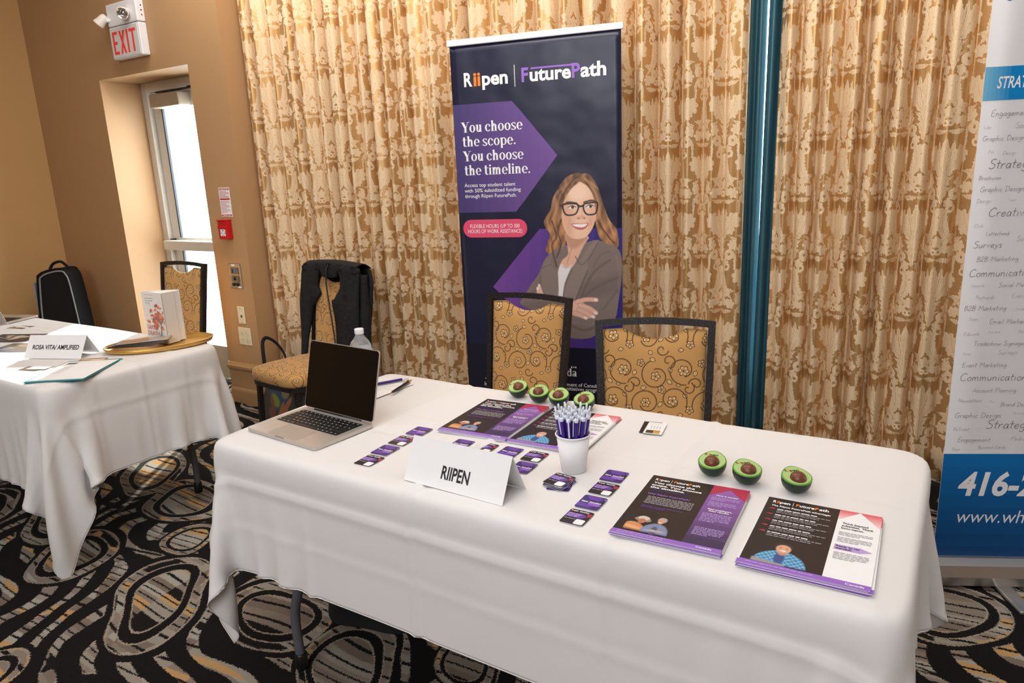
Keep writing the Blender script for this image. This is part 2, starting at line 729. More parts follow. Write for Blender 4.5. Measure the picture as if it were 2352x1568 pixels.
def make_cloth():
    m, nt, b = new_mat('white_table_linen')
    tc = nt.nodes.new('ShaderNodeTexCoord')
    b.inputs['Base Color'].default_value = S(236, 233, 232)
    b.inputs['Roughness'].default_value = 0.85
    b.inputs['Specular IOR Level'].default_value = 0.2
    b.inputs['Sheen Weight'].default_value = 0.1
    n1 = noise(nt, tc.outputs['Object'], 9, 3.0, .55)
    n2 = noise(nt, tc.outputs['Object'], 900, 1.0)
    h = E(nt, n1.outputs[0]) * 1.0 + E(nt, n2.outputs[0]) * .03
    bump(nt, b, h.s, .35, .006)
    tl = nt.nodes.new('ShaderNodeBsdfTranslucent')
    tl.inputs[0].default_value = S(236, 230, 222)
    mx = nt.nodes.new('ShaderNodeMixShader')
    mx.inputs[0].default_value = 0.12
    out = nt.nodes['Material Output']
    nt.links.new(b.outputs[0], mx.inputs[1])
    nt.links.new(tl.outputs[0], mx.inputs[2])
    nt.links.new(mx.outputs[0], out.inputs[0])
    return m


def make_lining():
    m, nt, b = new_mat('teal_satin_lining')
    vec, U, Z = uv_xy(nt)
    mp = nt.nodes.new('ShaderNodeMapping')
    mp.inputs['Scale'].default_value = (40, 5, 1)
    nt.links.new(vec, mp.inputs[0])
    n = noise(nt, mp.outputs[0], 1.0, 2.0)
    nt.links.new(mixc(nt, n.outputs[0], S(34, 84, 108), S(78, 118, 124)), b.inputs['Base Color'])
    b.inputs['Roughness'].default_value = 0.38
    b.inputs['Metallic'].default_value = 0.15
    bump(nt, b, n.outputs[0], .3, .003)
    return m


def make_wall(name, col):
    m, nt, b = new_mat(name)
    tc = nt.nodes.new('ShaderNodeTexCoord')
    n = noise(nt, tc.outputs['Object'], 1.3, 3.0)
    lo = tuple(c * .94 for c in col[:3]) + (1,)
    nt.links.new(mixc(nt, n.outputs[0], lo, col), b.inputs['Base Color'])
    b.inputs['Roughness'].default_value = 0.55
    b.inputs['Specular IOR Level'].default_value = 0.4
    n2 = noise(nt, tc.outputs['Object'], 160, 2.0)
    bump(nt, b, n2.outputs[0], .25, .0008)
    return m


def make_hammer():
    """dark bronze hammertone powder coat with bright flecks"""
    m, nt, b = new_mat('hammertone_metal')
    tc = nt.nodes.new('ShaderNodeTexCoord')
    n = noise(nt, tc.outputs['Object'], 420, 2.0, .6)
    f = step(E(nt, n.outputs[0]) - .655, 16.0)
    nt.links.new(mixc(nt, f, S(24, 18, 17), S(112, 112, 118)), b.inputs['Base Color'])
    b.inputs['Roughness'].default_value = 0.42
    b.inputs['Specular IOR Level'].default_value = 0.35
    bump(nt, b, n.outputs[0], .5, .001)
    return m


def make_vcol(name='printed_photo', rough=.42):
    m, nt, b = new_mat(name)
    a = nt.nodes.new('ShaderNodeAttribute')
    a.attribute_name = 'Col'
    n = noise(nt, None, 300, 1.0)
    nt.links.new(mixc(nt, .03, a.outputs[0], n.outputs[0]), b.inputs['Base Color'])
    b.inputs['Roughness'].default_value = rough
    return m


def make_pane():
    m, nt, b = new_mat('door_glass')
    out = nt.nodes['Material Output']
    tr = nt.nodes.new('ShaderNodeBsdfTransparent')
    tr.inputs[0].default_value = (.95, .97, .97, 1)
    gl = nt.nodes.new('ShaderNodeBsdfGlossy')
    gl.inputs['Roughness'].default_value = .05
    tl = nt.nodes.new('ShaderNodeBsdfTranslucent')
    n = noise(nt, None, 4, 2.0)
    nt.links.new(mixc(nt, n.outputs[0], (.8, .85, .86, 1), (.95, .97, .97, 1)), tl.inputs[0])
    m1 = nt.nodes.new('ShaderNodeMixShader')
    m1.inputs[0].default_value = .12
    m2 = nt.nodes.new('ShaderNodeMixShader')
    m2.inputs[0].default_value = .05
    nt.links.new(tr.outputs[0], m1.inputs[1])
    nt.links.new(tl.outputs[0], m1.inputs[2])
    nt.links.new(m1.outputs[0], m2.inputs[1])
    nt.links.new(gl.outputs[0], m2.inputs[2])
    nt.links.new(m2.outputs[0], out.inputs[0])
    return m


M_DAMASK = make_damask()
M_FABRIC = make_fabric()
M_CARPET = make_carpet()
M_LINEN = make_cloth()
M_LINING = make_lining()
M_WALL = make_wall('tan_wall_paint', S(184, 145, 104))
M_WALL_L = make_wall('sunlit_wall_paint', S(206, 164, 110))  # lighter, golder wall tone: door sunlight on the left wall put into the colour
M_CEIL = make_wall('ceiling_paint', S(236, 230, 220))
M_HAMMER = make_hammer()
M_VCOL = make_vcol()
M_PANE = make_pane()
M_ALU = mat('brushed_aluminium', S(200, 198, 196), .35, .85, nscale=30, namt=.05)
M_DOORALU = mat('white_aluminium', S(212, 208, 200), .45, .2, nscale=20, namt=.04)
M_WHITEP = mat('white_plastic', S(232, 232, 236), .4, nscale=15, namt=.03)
M_IVORY = mat('ivory_plastic', S(226, 214, 184), .4, nscale=15, namt=.03)
M_BLACKP = mat('black_plastic', S(20, 20, 22), .35, nscale=40, namt=.2)
M_BLACKF = mat('black_cloth', S(17, 17, 20), .9, nscale=60, namt=.25, bscale=300, bdist=.001, sheen=.0)
M_PAPER = mat('white_paper', S(238, 237, 238), .7, nscale=12, namt=.02)
M_INK = mat('black_ink', S(40, 36, 38), .6, nscale=40, namt=.1)
M_RED = mat('red_enamel', S(198, 18, 30), .35, nscale=20, namt=.05)
M_REDLIT = mat('exit_red', S(255, 70, 60), .5, nscale=20, namt=.03)
M_STEEL = mat('stainless_plate', S(160, 150, 138), .35, .7, nscale=60, namt=.08)
M_WHITE = mat('print_white', S(240, 240, 242), .5, nscale=30, namt=.02)

# ------------------------------------------------------------------ the setting
XL, YD, XJ, ZC = -6.04, 2.90, -3.80, 3.42      # left wall, door wall, its free end, ceiling


def wall_y(x): return 3.50 + 0.12 * x         # mean plane of the curtains


f = box('floor', (-0.5, -0.2, -0.05), (11.4, 8.4, 0.1), M_CARPET)
f.data.transform(Matrix.Identity(4))
tag(f, kind='structure')
tag(box('ceiling', (-0.5, -0.2, ZC + .05), (11.4, 8.4, .1), M_CEIL), kind='structure')
tag(box('wall_left', (XL - .05, -.6, ZC / 2), (.1, 7.6, ZC), M_WALL_L), kind='structure')
tag(box('wall_right', (5.05, -.2, ZC / 2), (.1, 8.4, ZC), M_WALL_L), kind='structure')
tag(box('wall_rear', (-.5, -4.25, ZC / 2), (11.4, .1, ZC), M_WALL_L), kind='structure')
DO = (-5.14, -4.14, 2.175)                     # door opening
o = prism('wall_back', [(XL, 0), (DO[0], 0), (DO[0], DO[2]), (DO[1], DO[2]), (DO[1], 0), (XJ, 0), (XJ, ZC), (XL, ZC)], .34, M_WALL, fn=lambda x, y, d: (x, YD + d, y))
bm = bmesh.new()
bm.from_mesh(o.data)
bmesh.ops.recalc_face_normals(bm, faces=bm.faces[:])
bm.to_mesh(o.data)
bm.free()
tag(o, kind='structure')
# window wall behind the curtains, square to nothing: it runs at seven degrees
TW = math.atan(0.12)
CW, SW = math.cos(TW), math.sin(TW)


def wp(s, d, z):                               # s along the curtain wall from x=-3.8, d outwards into the room (negative = outside)
    return (-3.8 + s * CW + d * SW, wall_y(-3.8) + s * SW - d * CW, z)


bm = bmesh.new()
WOPEN = (2.55, 3.75, .35, 2.75)
for s0, s1, z0, z1 in ((-.3, WOPEN[0], 0, ZC), (WOPEN[1], 8.9, 0, ZC), (WOPEN[0], WOPEN[1], 0, WOPEN[2]), (WOPEN[0], WOPEN[1], WOPEN[3], ZC)):
    vs_ = [bm.verts.new(wp(s, d, z)) for z in (z0, z1) for s, d in ((s0, -.22), (s1, -.22), (s1, -.34), (s0, -.34))]
    for q in ((0, 1, 2, 3), (4, 5, 6, 7), (0, 1, 5, 4), (1, 2, 6, 5), (2, 3, 7, 6), (3, 0, 4, 7)):
        bm.faces.new([vs_[i] for i in q])
tag(bm_obj('wall_window', bm, M_WALL), kind='structure')
win = empty('window_1')
tag(win, kind='structure')
for s0, s1, z0, z1 in ((WOPEN[0], WOPEN[0] + .05, WOPEN[2], WOPEN[3]), (WOPEN[1] - .05, WOPEN[1], WOPEN[2], WOPEN[3]), (WOPEN[0], WOPEN[1], WOPEN[2], WOPEN[2] + .05), (WOPEN[0], WOPEN[1], WOPEN[3] - .05, WOPEN[3])):
    V = [wp(s, d, z) for z in (z0, z1) for s, d in ((s0, -.26), (s1, -.26), (s1, -.31), (s0, -.31))]
    mesh('window_frame', V, [(3, 2, 1, 0), (4, 5, 6, 7), (0, 1, 5, 4), (1, 2, 6, 5), (2, 3, 7, 6), (3, 0, 4, 7)], M_DOORALU, win)
V = [wp(s, d, z) for z in (WOPEN[2] + .05, WOPEN[3] - .05) for s, d in ((WOPEN[0] + .05, -.283), (WOPEN[1] - .05, -.283), (WOPEN[1] - .05, -.289), (WOPEN[0] + .05, -.289))]
mesh('pane', V, [(3, 2, 1, 0), (4, 5, 6, 7), (0, 1, 5, 4), (1, 2, 6, 5), (2, 3, 7, 6), (3, 0, 4, 7)], M_PANE, win)

# skirting: tall base with a moulded cap, on both sides of the door and round the return
M_TRIM = mat('tan_trim_gloss', S(178, 142, 100), .35, nscale=4, namt=.05)
PROF = [(0, 0), (.014, 0), (.014, .085), (.010, .10), (.006, .105), (.006, .225), (.010, .232), (.020, .245), (.022, .262), (.014, .275), (.010, .285), (0, .285)]


def skirt(name, a, b, nrm, m=M_TRIM):
    n = len(PROF)
    V = [(p[0] + nrm[0] * d, p[1] + nrm[1] * d, z) for p in (a, b) for d, z in PROF]
    F = [(i, i + 1, n + i + 1, n + i) for i in range(n - 1)] + [tuple(range(n)), tuple(range(2 * n - 1, n - 1, -1))]
    o = mesh(name, V, F, m)
    return tag(o, kind='structure')


skirt('baseboard_back', (DO[1] + .002, YD), (XJ + .016, YD), (0, -1))
skirt('baseboard_back_left', (XL, YD), (DO[0] - .002, YD), (0, -1))
skirt('baseboard_return', (XJ, YD - .016), (XJ, YD + .30), (1, 0))
skirt('baseboard_left', (XL, -4.2), (XL, YD), (1, 0))

# glazed exit door in its deep reveal
door = empty('door_1', (-4.64, 3.25, 0))
tag(door, kind='structure')
YF = 3.24


def dbox(name, x0, x1, y0, y1, z0, z1, m, bev=.003, par=None):
    return box(name, ((x0 + x1) / 2 + 4.64, (y0 + y1) / 2 - 3.25, (z0 + z1) / 2), (x1 - x0, y1 - y0, z1 - z0), m, par or door, bev)


dbox('jamb', -5.139, -5.075, 3.19, 3.31, 0, 2.174, M_DOORALU)
dbox('jamb', -4.205, -4.141, 3.19, 3.31, 0, 2.174, M_DOORALU)
dbox('head_frame', -5.075, -4.205, 3.19, 3.31, 2.11, 2.174, M_DOORALU)
dbox('stile', -5.072, -4.985, 3.225, 3.27, .012, 2.107, M_DOORALU)
dbox('stile', -4.295, -4.208, 3.225, 3.27, .012, 2.107, M_DOORALU)
dbox('top_rail', -4.985, -4.295, 3.225, 3.27, 1.99, 2.107, M_DOORALU)
dbox('bottom_rail', -4.985, -4.295, 3.225, 3.27, .012, .26, M_DOORALU)
dbox('mid_rail', -4.985, -4.295, 3.228, 3.268, .97, 1.07, M_DOORALU)
for z0, z1 in ((.26, .97), (1.07, 1.99)):
    dbox('pane', -4.985, -4.295, 3.244, 3.252, z0, z1, M_PANE, 0)
    for x0, x1 in ((-4.985, -4.972), (-4.308, -4.295)):
        dbox('glazing_bead', x0, x1, 3.226, 3.243, z0, z1, mat('dark_gasket', S(60, 66, 74), .5, nscale=20), .001)
pb = dbox('push_bar', -5.06, -4.22, 3.13, 3.19, .985, 1.055, M_DOORALU, .008)
for x in (-5.055, -4.235):
    bm = bmesh.new()
    add_box(bm, (x + 4.64 + (.012 if x < -4.6 else 0), 3.205 - 3.25, 1.02), (.03, .035, .085), .004)
    bm_obj('end_cap', bm, M_BLACKP, pb)
dc = dbox('door_closer', -4.93, -4.60, 3.11, 3.20, 1.985, 2.075, mat('closer_grey', S(168, 152, 132), .5, .2, nscale=20), .006)
bm = bmesh.new()
add_box(bm, (-4.70 + 4.64, 3.16 - 3.25, 2.092), (.40, .03, .012), .002)
add_box(bm, (-4.40 + 4.64, 3.19 - 3.25, 2.104), (.36, .03, .012), .002)
bm_obj('closer_arm', bm, M_BLACKP, dc)


# ------------------------------------------------------------------ curtains
def curtain(name, s0, s1, depth, amp, spacing, seed, m, z0, z1, parent=None, du=.0065, rows=26, u0=0.0, lean=0.0):
    rng = np.random.RandomState(seed)
    s = np.arange(s0, s1, du)
    n = len(s)
    ph = np.zeros(n)
    rate = PI / spacing * (1 + .30 * np.interp(s, np.linspace(s0, s1, 14), rng.uniform(-1, 1, 14)))
    ph = np.cumsum(rate * du)
    ampv = amp * (1 + .45 * np.interp(s, np.linspace(s0, s1, 22), rng.uniform(-1, 1, 22)))
    wav = np.linspace(0, 1, rows + 1)
    V, UV = [], []
    slow = np.interp(s, np.linspace(s0, s1, 9), rng.uniform(-1, 1, 9))
    drift = rng.uniform(-1, 1, 12)
    base = None
    for r in range(rows + 1):
        z = z0 + (z1 - z0) * r / rows
        q = 1 - r / rows                      # 1 at the hem
        p2 = ph + .55 * q * np.sin(s * 5.1 + seed) + .25 * q * np.sin(s * 11.0 + 2 * seed)
        a = ampv * (1.0 + .25 * q * np.sin(s * 7.3 + seed))
        d = depth + a * (np.abs(np.sin(p2)) ** .7 * 2 - 1.25) + .012 * slow + .008 * np.sin(3 * p2 + s * 9)
        if base is None:
            pass
        for k in range(n):
            V.append(wp(float(s[k]) + lean * min(1, max(0, (2.6 - z) / 2.4)), float(d[k]), z))
        if r == rows // 2:
            dd = np.diff(d)
            base = np.concatenate([[0], np.cumsum(np.sqrt(du * du + dd * dd))])
    for r in range(rows + 1):
        z = z0 + (z1 - z0) * r / rows
        sag = .03 * np.sin(s * 1.7 + seed) if m is M_DAMASK else 0 * s
        for k in range(n):
            UV.append((u0 + float(base[k]), z + float(sag[k]) * .3))
    F = [(r * n + k, r * n + k + 1, (r + 1) * n + k + 1, (r + 1) * n + k) for r in range(rows) for k in range(n - 1)]
    o = mesh(name, V, F, m, parent, True, UV)
    md = o.modifiers.new('thickness', 'SOLIDIFY')
    md.thickness = .0025
    md.offset = 0
    return o


SB = (-.87 + 3.8) / CW                          # where the pair parts
tag(curtain('damask_curtain', .015, SB, 0.0, .046, .105, 3, M_DAMASK, .03, 3.38, u0=.02), 'gold damask curtain behind the roll-up banner and chairs, left of the teal slit', 'curtain', 'damask curtains')
tag(curtain('damask_curtain', SB + .125, SB + 3.0, 0.0, .046, .11, 8, M_DAMASK, .03, 3.38, u0=.31), 'gold damask curtain between the teal slit and the white and blue banner', 'curtain', 'damask curtains')
tag(curtain('lining_curtain', SB - .40, SB + .057, -.115, .016, .06, 5, M_LINING, .03, 3.38), 'teal satin lining curtain, narrow strip on the left of the daylight slit', 'curtain', 'teal lining curtains')
tag(curtain('lining_curtain', SB + .068, SB + .55, -.118, .016, .065, 6, M_LINING, .03, 3.38, lean=-.016), 'teal satin lining curtain, narrow strip on the right of the daylight slit', 'curtain', 'teal lining curtains')

# ------------------------------------------------------------------ folding tables and their cloths
TOPZ = .744
M_TABLE = mat('grey_table_plastic', S(196, 192, 186), .6, nscale=30)
M_TLEG = mat('grey_powder_coat', S(104, 106, 112), .4, .3, nscale=30)


def folding_table(cx, cy, label):
    t = empty('folding_table', (cx, cy, 0), 0, label, 'table', 'folding tables')
    prism('table_top', rrect(1.74, .73, .05, 6), .04, M_TABLE, t, fn=lambda x, y, d: (x, y, TOPZ - .045 + d))
    for sx in (-1, 1):
        for sy in (-1, 1):
            pts = catmull([(sx * .62, sy * .30, .70), (sx * .655, sy * .30, .42), (sx * .675, sy * .30, .28), (sx * .70, sy * .30, .20), (sx * .705, sy * .30, .12), (sx * .70, sy * .30, .02)], 5)
            lg = tube('leg', pts, .0145, M_TLEG, t, 12)
            lathe('foot_cap', [(.017, .0), (.019, .004), (.019, .05), (.0155, .054)], M_BLACKP, lg, 14, (sx * .70, sy * .30, 0))
        tube('leg_brace', [(sx * .64, -.30, .55), (sx * .64, .30, .55)], .010, M_TLEG, t, 8)
    return t


def sd_rrect(x, y, hx, hy, r):
    qx = np.abs(x) - hx + r
    qy = np.abs(y) - hy + r
    d = np.hypot(np.maximum(qx, 0), np.maximum(qy, 0)) + np.minimum(np.maximum(qx, qy), 0) - r
    return d


def drape(hx, hy, drops, seed, steps=150, h=.030):
    """hang a rectangular cloth over a table top by relaxing a grid of points (position based)"""
    rng = np.random.RandomState(seed)
    L = 2 * hx + drops[0] + drops[1]
    Wd = 2 * hy + drops[2] + drops[3]
    nx, ny = int(round(L / h)) + 1, int(round(Wd / h)) + 1
    gx = np.linspace(-hx - drops[0], hx + drops[1], nx)
    gy = np.linspace(-hy - drops[2], hy + drops[3], ny)
    dx, dy = gx[1] - gx[0], gy[1] - gy[0]
    X, Y = np.meshgrid(gx, gy)
    sd = sd_rrect(X, Y, hx, hy, .045)
    P = np.stack([X, Y, np.zeros_like(X)], -1)
    out = np.maximum(sd, 0)
    # start from an open umbrella so that the skirts fall outwards
    P[..., 2] = -out * .55
    ax = np.clip(X, -hx + .045, hx - .045)
    ay = np.clip(Y, -hy + .045, hy - .045)
    P[..., 0] = X - (X - ax) * .18 * (out > 0)
    P[..., 1] = Y - (Y - ay) * .18 * (out > 0)
    P += rng.normal(0, .004, P.shape) * (out[..., None] > .02)
    pin = sd < -.012
    Q0 = np.stack([X, Y, np.zeros_like(X)], -1)
    prev = P.copy()
    diag = math.hypot(dx, dy)

    def rel(A, B, rest, k, wa, wb):
        d = B - A
        ln = np.sqrt((d * d).sum(-1, keepdims=True)) + 1e-9
        c = d * ((ln - rest) / ln) * k
        ws = wa + wb + 1e-9
        return c * (wa / ws), -c * (wb / ws)
    wgt = np.where(pin, 0.0, 1.0)[..., None]

    def solve(sa, sb, rest, k):
        ca, cb = rel(P[sa], P[sb], rest, k, wgt[sa], wgt[sb])
        P[sa] += ca
        P[sb] += cb
    g = np.array([0, 0, -9.8]) * (1 / 60.) ** 2
    sl = slice
    for it in range(steps):
        v = (P - prev) * .93
        prev = P.copy()
        P += (v + g) * wgt
        for _ in range(9):
            for o_ in (0, 1):
                n2 = (nx - o_) // 2 * 2
                solve((sl(None), sl(o_, o_ + n2 - 1 if (o_ + n2) > nx else o_ + n2, 2)), (sl(None), sl(o_ + 1, o_ + 1 + n2, 2)), dx, .9)
                n2 = (ny - o_) // 2 * 2
                solve((sl(o_, o_ + n2, 2), sl(None)), (sl(o_ + 1, o_ + 1 + n2, 2), sl(None)), dy, .9)
            for o_ in (0, 1):
                a = P[o_:ny - 1:2]
                m_ = a.shape[0]
                solve((sl(o_, o_ + 2 * m_, 2), sl(0, nx - 1)), (sl(o_ + 1, o_ + 2 * m_, 2), sl(1, nx)), diag, .12)
                solve((sl(o_, o_ + 2 * m_, 2), sl(1, nx)), (sl(o_ + 1, o_ + 2 * m_, 2), sl(0, nx - 1)), diag, .12)
            # bending, both ways
            solve((sl(None), sl(0, nx - 2)), (sl(None), sl(2, nx)), 2 * dx, .04)
            solve((sl(0, ny - 2), sl(None)), (sl(2, ny), sl(None)), 2 * dy, .04)
        # keep out of the table
        s2 = sd_rrect(P[..., 0], P[..., 1], hx, hy, .045)
        e = 1e-3
        gxn = (sd_rrect(P[..., 0] + e, P[..., 1], hx, hy, .045) - s2) / e
        gyn = (sd_rrect(P[..., 0], P[..., 1] + e, hx, hy, .045) - s2) / e
        zz = P[..., 2]
        # the rim is rounded by 8 mm
        rim = np.clip((zz + .010) / .010, 0, 1) * .010
        pen = (.004 - rim) - s2
        hit = (pen > 0) & (zz < -.001) & (pen < .06)
        P[..., 0] += np.where(hit, pen * gxn, 0)
        P[..., 1] += np.where(hit, pen * gyn, 0)
        up = (s2 < -.008) & (zz < 0) & ~hit
        P[..., 2] = np.where(up, 0, P[..., 2])
        P[pin] = Q0[pin]
        if it > steps - 25:
            prev = prev * .5 + P * .5
    return P, gx, gy


def upsample(P, k):
    def ax(A):
        n = A.shape[0]
        i = np.arange((n - 1) * k + 1) / k
        b = np.minimum(i.astype(int), n - 2)
        t = (i - b)[:, None, None]
        g = lambda j: A[np.clip(j, 0, n - 1)]
        a0, a1, a2, a3 = g(b - 1), g(b), g(b + 1), g(b + 2)
        return .5 * (2 * a1 + (a2 - a0) * t + (2 * a0 - 5 * a1 + 4 * a2 - a3) * t * t + (3 * a1 - 3 * a2 + a3 - a0) * t ** 3)
    return ax(ax(P).transpose(1, 0, 2)).transpose(1, 0, 2)


def tablecloth(cx, cy, hx, hy, drops, seed, creases, label):
    P, gx, gy = drape(hx, hy, drops, seed)
    k = 3
    P[1:-1, 1:-1] = .5 * P[1:-1, 1:-1] + .125 * (P[:-2, 1:-1] + P[2:, 1:-1] + P[1:-1, :-2] + P[1:-1, 2:])
    P = upsample(P, k)
    # round the cloth over the rim of the table with a 2.2 cm radius
    rr = .022
    s2 = sd_rrect(P[..., 0], P[..., 1], hx + .004, hy + .004, .049)
    q = np.clip(s2 + rr, 0, rr)
    arc = -(rr - np.sqrt(np.maximum(rr * rr - q * q, 0)))
    near = np.clip((P[..., 2] + .06) / .03, 0, 1) * (s2 < .0)
    P[..., 2] = np.where(s2 < -rr, P[..., 2], P[..., 2] * (1 - near) + np.maximum(P[..., 2], arc) * near)
    for _ in range(4):
        s2 = sd_rrect(P[..., 0], P[..., 1], hx, hy, .045)
        wt = (np.clip(1.2 - np.abs(s2 + .005) / .04, 0, 1) * np.clip(1 + P[..., 2] / .08, 0, 1))[1:-1, 1:-1, None]
        A = .25 * (P[:-2, 1:-1] + P[2:, 1:-1] + P[1:-1, :-2] + P[1:-1, 2:])
        P[1:-1, 1:-1] += (A - P[1:-1, 1:-1]) * wt * .7
    ny, nx = P.shape[:2]
    u = np.interp(np.arange(nx) / k, np.arange(len(gx)), gx)
    v = np.interp(np.arange(ny) / k, np.arange(len(gy)), gy)
    Uu, Vv = np.meshgrid(u, v)
    N = np.cross(np.gradient(P, axis=1), np.gradient(P, axis=0))
    N /= np.linalg.norm(N, axis=-1, keepdims=True) + 1e-9
    d = np.zeros_like(Uu)
    for axis_, pos, amp in creases:             # pressed-in fold lines of the laundered cloth
        q = (Uu if axis_ == 'u' else Vv) - pos
        d += amp * np.exp(-(q / .010) ** 2) - amp * .5 * np.exp(-((q - .02) / .014) ** 2)
    rng = np.random.RandomState(seed + 5)
    for _ in range(14):
        kx, ky, ph = rng.uniform(-16, 16), rng.uniform(-16, 16), rng.uniform(0, 6.28)
        d += .00035 * np.sin(kx * Uu + ky * Vv + ph)
    P = P + N * d[..., None]
    P[..., 2] += TOPZ + .003
    P[..., 0] += cx
    P[..., 1] += cy
    V = P.reshape(-1, 3)
    idx = np.arange(ny * nx).reshape(ny, nx)
    F = np.stack([idx[:-1, :-1], idx[:-1, 1:], idx[1:, 1:], idx[1:, :-1]], -1).reshape(-1, 4).tolist()
    o = mesh('tablecloth', V.tolist(), F, M_LINEN, None, True)
    md = o.modifiers.new('thickness', 'SOLIDIFY')
    md.thickness = .0012
    md.offset = 0
    # stitched hem as a part
    ring_ = np.concatenate([P[0, ::2], P[::2, -1], P[-1, ::-2], P[::-2, 0]])
    Vh, Fh = tube_data([tuple(q) for q in ring_], .0016, 6, True, False)
    mesh('stitched_hem', Vh, Fh, M_LINEN, o, True)
    return tag(o, label, 'tablecloth', 'white tablecloths')


MT = (-.905, 1.530)
LT = (-3.745, 1.567)
folding_table(MT[0], MT[1], 'grey folding table under the white cloth with the purple flyers')
folding_table(LT[0], LT[1], 'grey folding table under the white cloth with the book on a tray')
tablecloth(MT[0], MT[1], .888, .388, (.33, .32, .335, .22), 2, [('v', -.388 - .075, .0045), ('u', -.135, .0065), ('u', -.50, .0028), ('u', .36, .0036), ('v', 0.02, .0011), ('v', -.388 - .20, .0012)],
           'white tablecloth on the table with laptop, flyers and avocados')
tablecloth(LT[0], LT[1], .905, .385, (.30, .36, .40, .34), 9, [('u', .905 + .10, .002), ('v', 0.0, .0035), ('v', -.20, .0025), ('v', .19, .0025), ('u', .3, .002)],
           'white tablecloth on the sunlit table with the book and gold tray')
TZ = TOPZ + .0052                               # where things stand


# ------------------------------------------------------------------ banquet chairs
def chair_proto():
    c = empty('banquet_chair', (0, 0, 0))
    TL = math.radians(9)

    def bk(x, h, d):                            # back plane: h up the tilted plane from z=.42, d towards the sitter
        return (x, .195 + h * math.sin(TL) - d * math.cos(TL), .42 + h * math.cos(TL) + d * math.sin(TL))
    H = .53

    def hw(h): return .184 + .016 * h / H       # half width
    top = lambda x: H + .012 * (1 - (x / .20) ** 2)
    xs = np.linspace(-1, 1, 21)
    outer = [(-hw(0), 0.0)] + [(-hw(h), h) for h in np.linspace(.05, H - .01, 6)] + [(x * .20, top(x * .20)) for x in xs] + [(hw(h), h) for h in np.linspace(H - .01, .05, 6)] + [(hw(0), 0.0)]
    b = .023
    inner = [(-hw(0) + b, 0.0)] + [(-hw(h) + b, h) for h in np.linspace(.05, H - .04, 6)] + [(x * (.20 - b), top(x * .18) - b) for x in xs] + [(hw(h) - b, h) for h in np.linspace(H - .04, .05, 6)] + [(hw(0) - b, 0.0)]
    n = len(outer)
    T = .030
    V = [bk(x, h, 0) for x, h in outer] + [bk(x, h, T) for x, h in outer] + [bk(x, h, 0) for x, h in inner] + [bk(x, h, T) for x, h in inner]
    F = []
    for i in range(n - 1):
        F += [(n + i, n + i + 1, 3 * n + i + 1, 3 * n + i), (i + 1, i, 2 * n + i, 2 * n + i + 1), (i, i + 1, n + i + 1, n + i), (2 * n + i + 1, 2 * n + i, 3 * n + i, 3 * n + i + 1)]
    F += [(0, n, 3 * n, 2 * n), (n - 1, 3 * n - 1, 4 * n - 1, 2 * n - 1)]
    bm = bmesh.new()
    vs2 = [bm.verts.new(v) for v in V]
    for q in F:
        bm.faces.new([vs2[i] for i in q])
    bm_obj('back_frame', bm, M_HAMMER, c)
    # upholstered back with the hand-hold scoop
    nu, nv = 40, 40

    def scoop(x): return .040 * max(0, 1 - (x / .100) ** 2) ** .9

    def pad(side):
        V, UV = [], []
        for j in range(nv + 1):
            for i in range(nu + 1):
                u_ = 2 * i / nu - 1
                v_ = j / nv
                h0 = .065
                half = hw(h0 + v_ * .42) - b - .002
                x = u_ * half
                ht = top(x) - b - .010 - scoop(x)
                h = h0 + (ht - h0) * v_
                e = min(1 - abs(u_), min(v_, 1 - v_) * 1.6) * 9
                puff = (1 - math.exp(-e * 1.1))
                d = .015 + side * (.004 + .020 * puff) if side > 0 else .015 - .010 * puff
                V.append(bk(x, h, d))
                UV.append((x + .07, h + .02))
        F = []
        for j in range(nv):
            for i in range(nu):
                a = j * (nu + 1) + i
                q = (a, a + 1, a + nu + 2, a + nu + 1)
                F.append(q if side > 0 else q[::-1])
        return V, F, UV
    V1, F1, U1 = pad(1)
    V2, F2, U2 = pad(-1)
    off = len(V1)
    F = F1 + [tuple(i + off for i in q) for q in F2]
    rim = [j * (nu + 1) for j in range(nv + 1)] + [nv * (nu + 1) + i for i in range(1, nu + 1)] + [j * (nu + 1) + nu for j in range(nv - 1, -1, -1)] + [i for i in range(nu - 1, 0, -1)]
    for a, q in zip(rim, rim[1:] + rim[:1]):
        F.append((a, q, q + off, a + off))
    mesh('back_pad', V1 + V2, F, M_FABRIC, c, True, U1 + U2)
    box('back_rail', (0, .206, .466), (.352, .022, .03), M_HAMMER, c, .003)
    # seat cushion
    nu, nv = 44, 24
    V, UV = [], []

    def plan(a):                                # rounded trapezoid, wider in front
        ca, sa = math.cos(a), math.sin(a)
        ex = .42
        x = math.copysign(abs(ca) ** ex, ca)
        y = math.copysign(abs(sa) ** ex, sa)
        return x * (.207 - .018 * y), -.025 + y * .215
    prof = [(1.0, 0.0), (1.012, .012), (1.016, .030), (1.0, .046), (.955, .058), (.86, .065), (.6, .070), (.3, .072), (0.001, .0725)]
    zb = .415
    for (r, z) in prof:
        for k in range(nu):
            x, y = plan(2 * PI * k / nu)
            xx, yy = x * r, (y + .025) * r - .025
            V.append((xx, yy, zb + z))
            drop = max(0, .072 - z) if r > .9 else 0
            UV.append((xx * (1 + drop * 3) + .03, yy * (1 + drop * 3) + .06))
    F = [(i * nu + k, i * nu + (k + 1) % nu, (i + 1) * nu + (k + 1) % nu, (i + 1) * nu + k) for i in range(len(prof) - 1) for k in range(nu)]
    F.append(tuple(range(nu - 1, -1, -1)))
    mesh('seat', V, F, M_FABRIC, c, True, UV)
    # seat frame: a black band under the cushion
    V = []
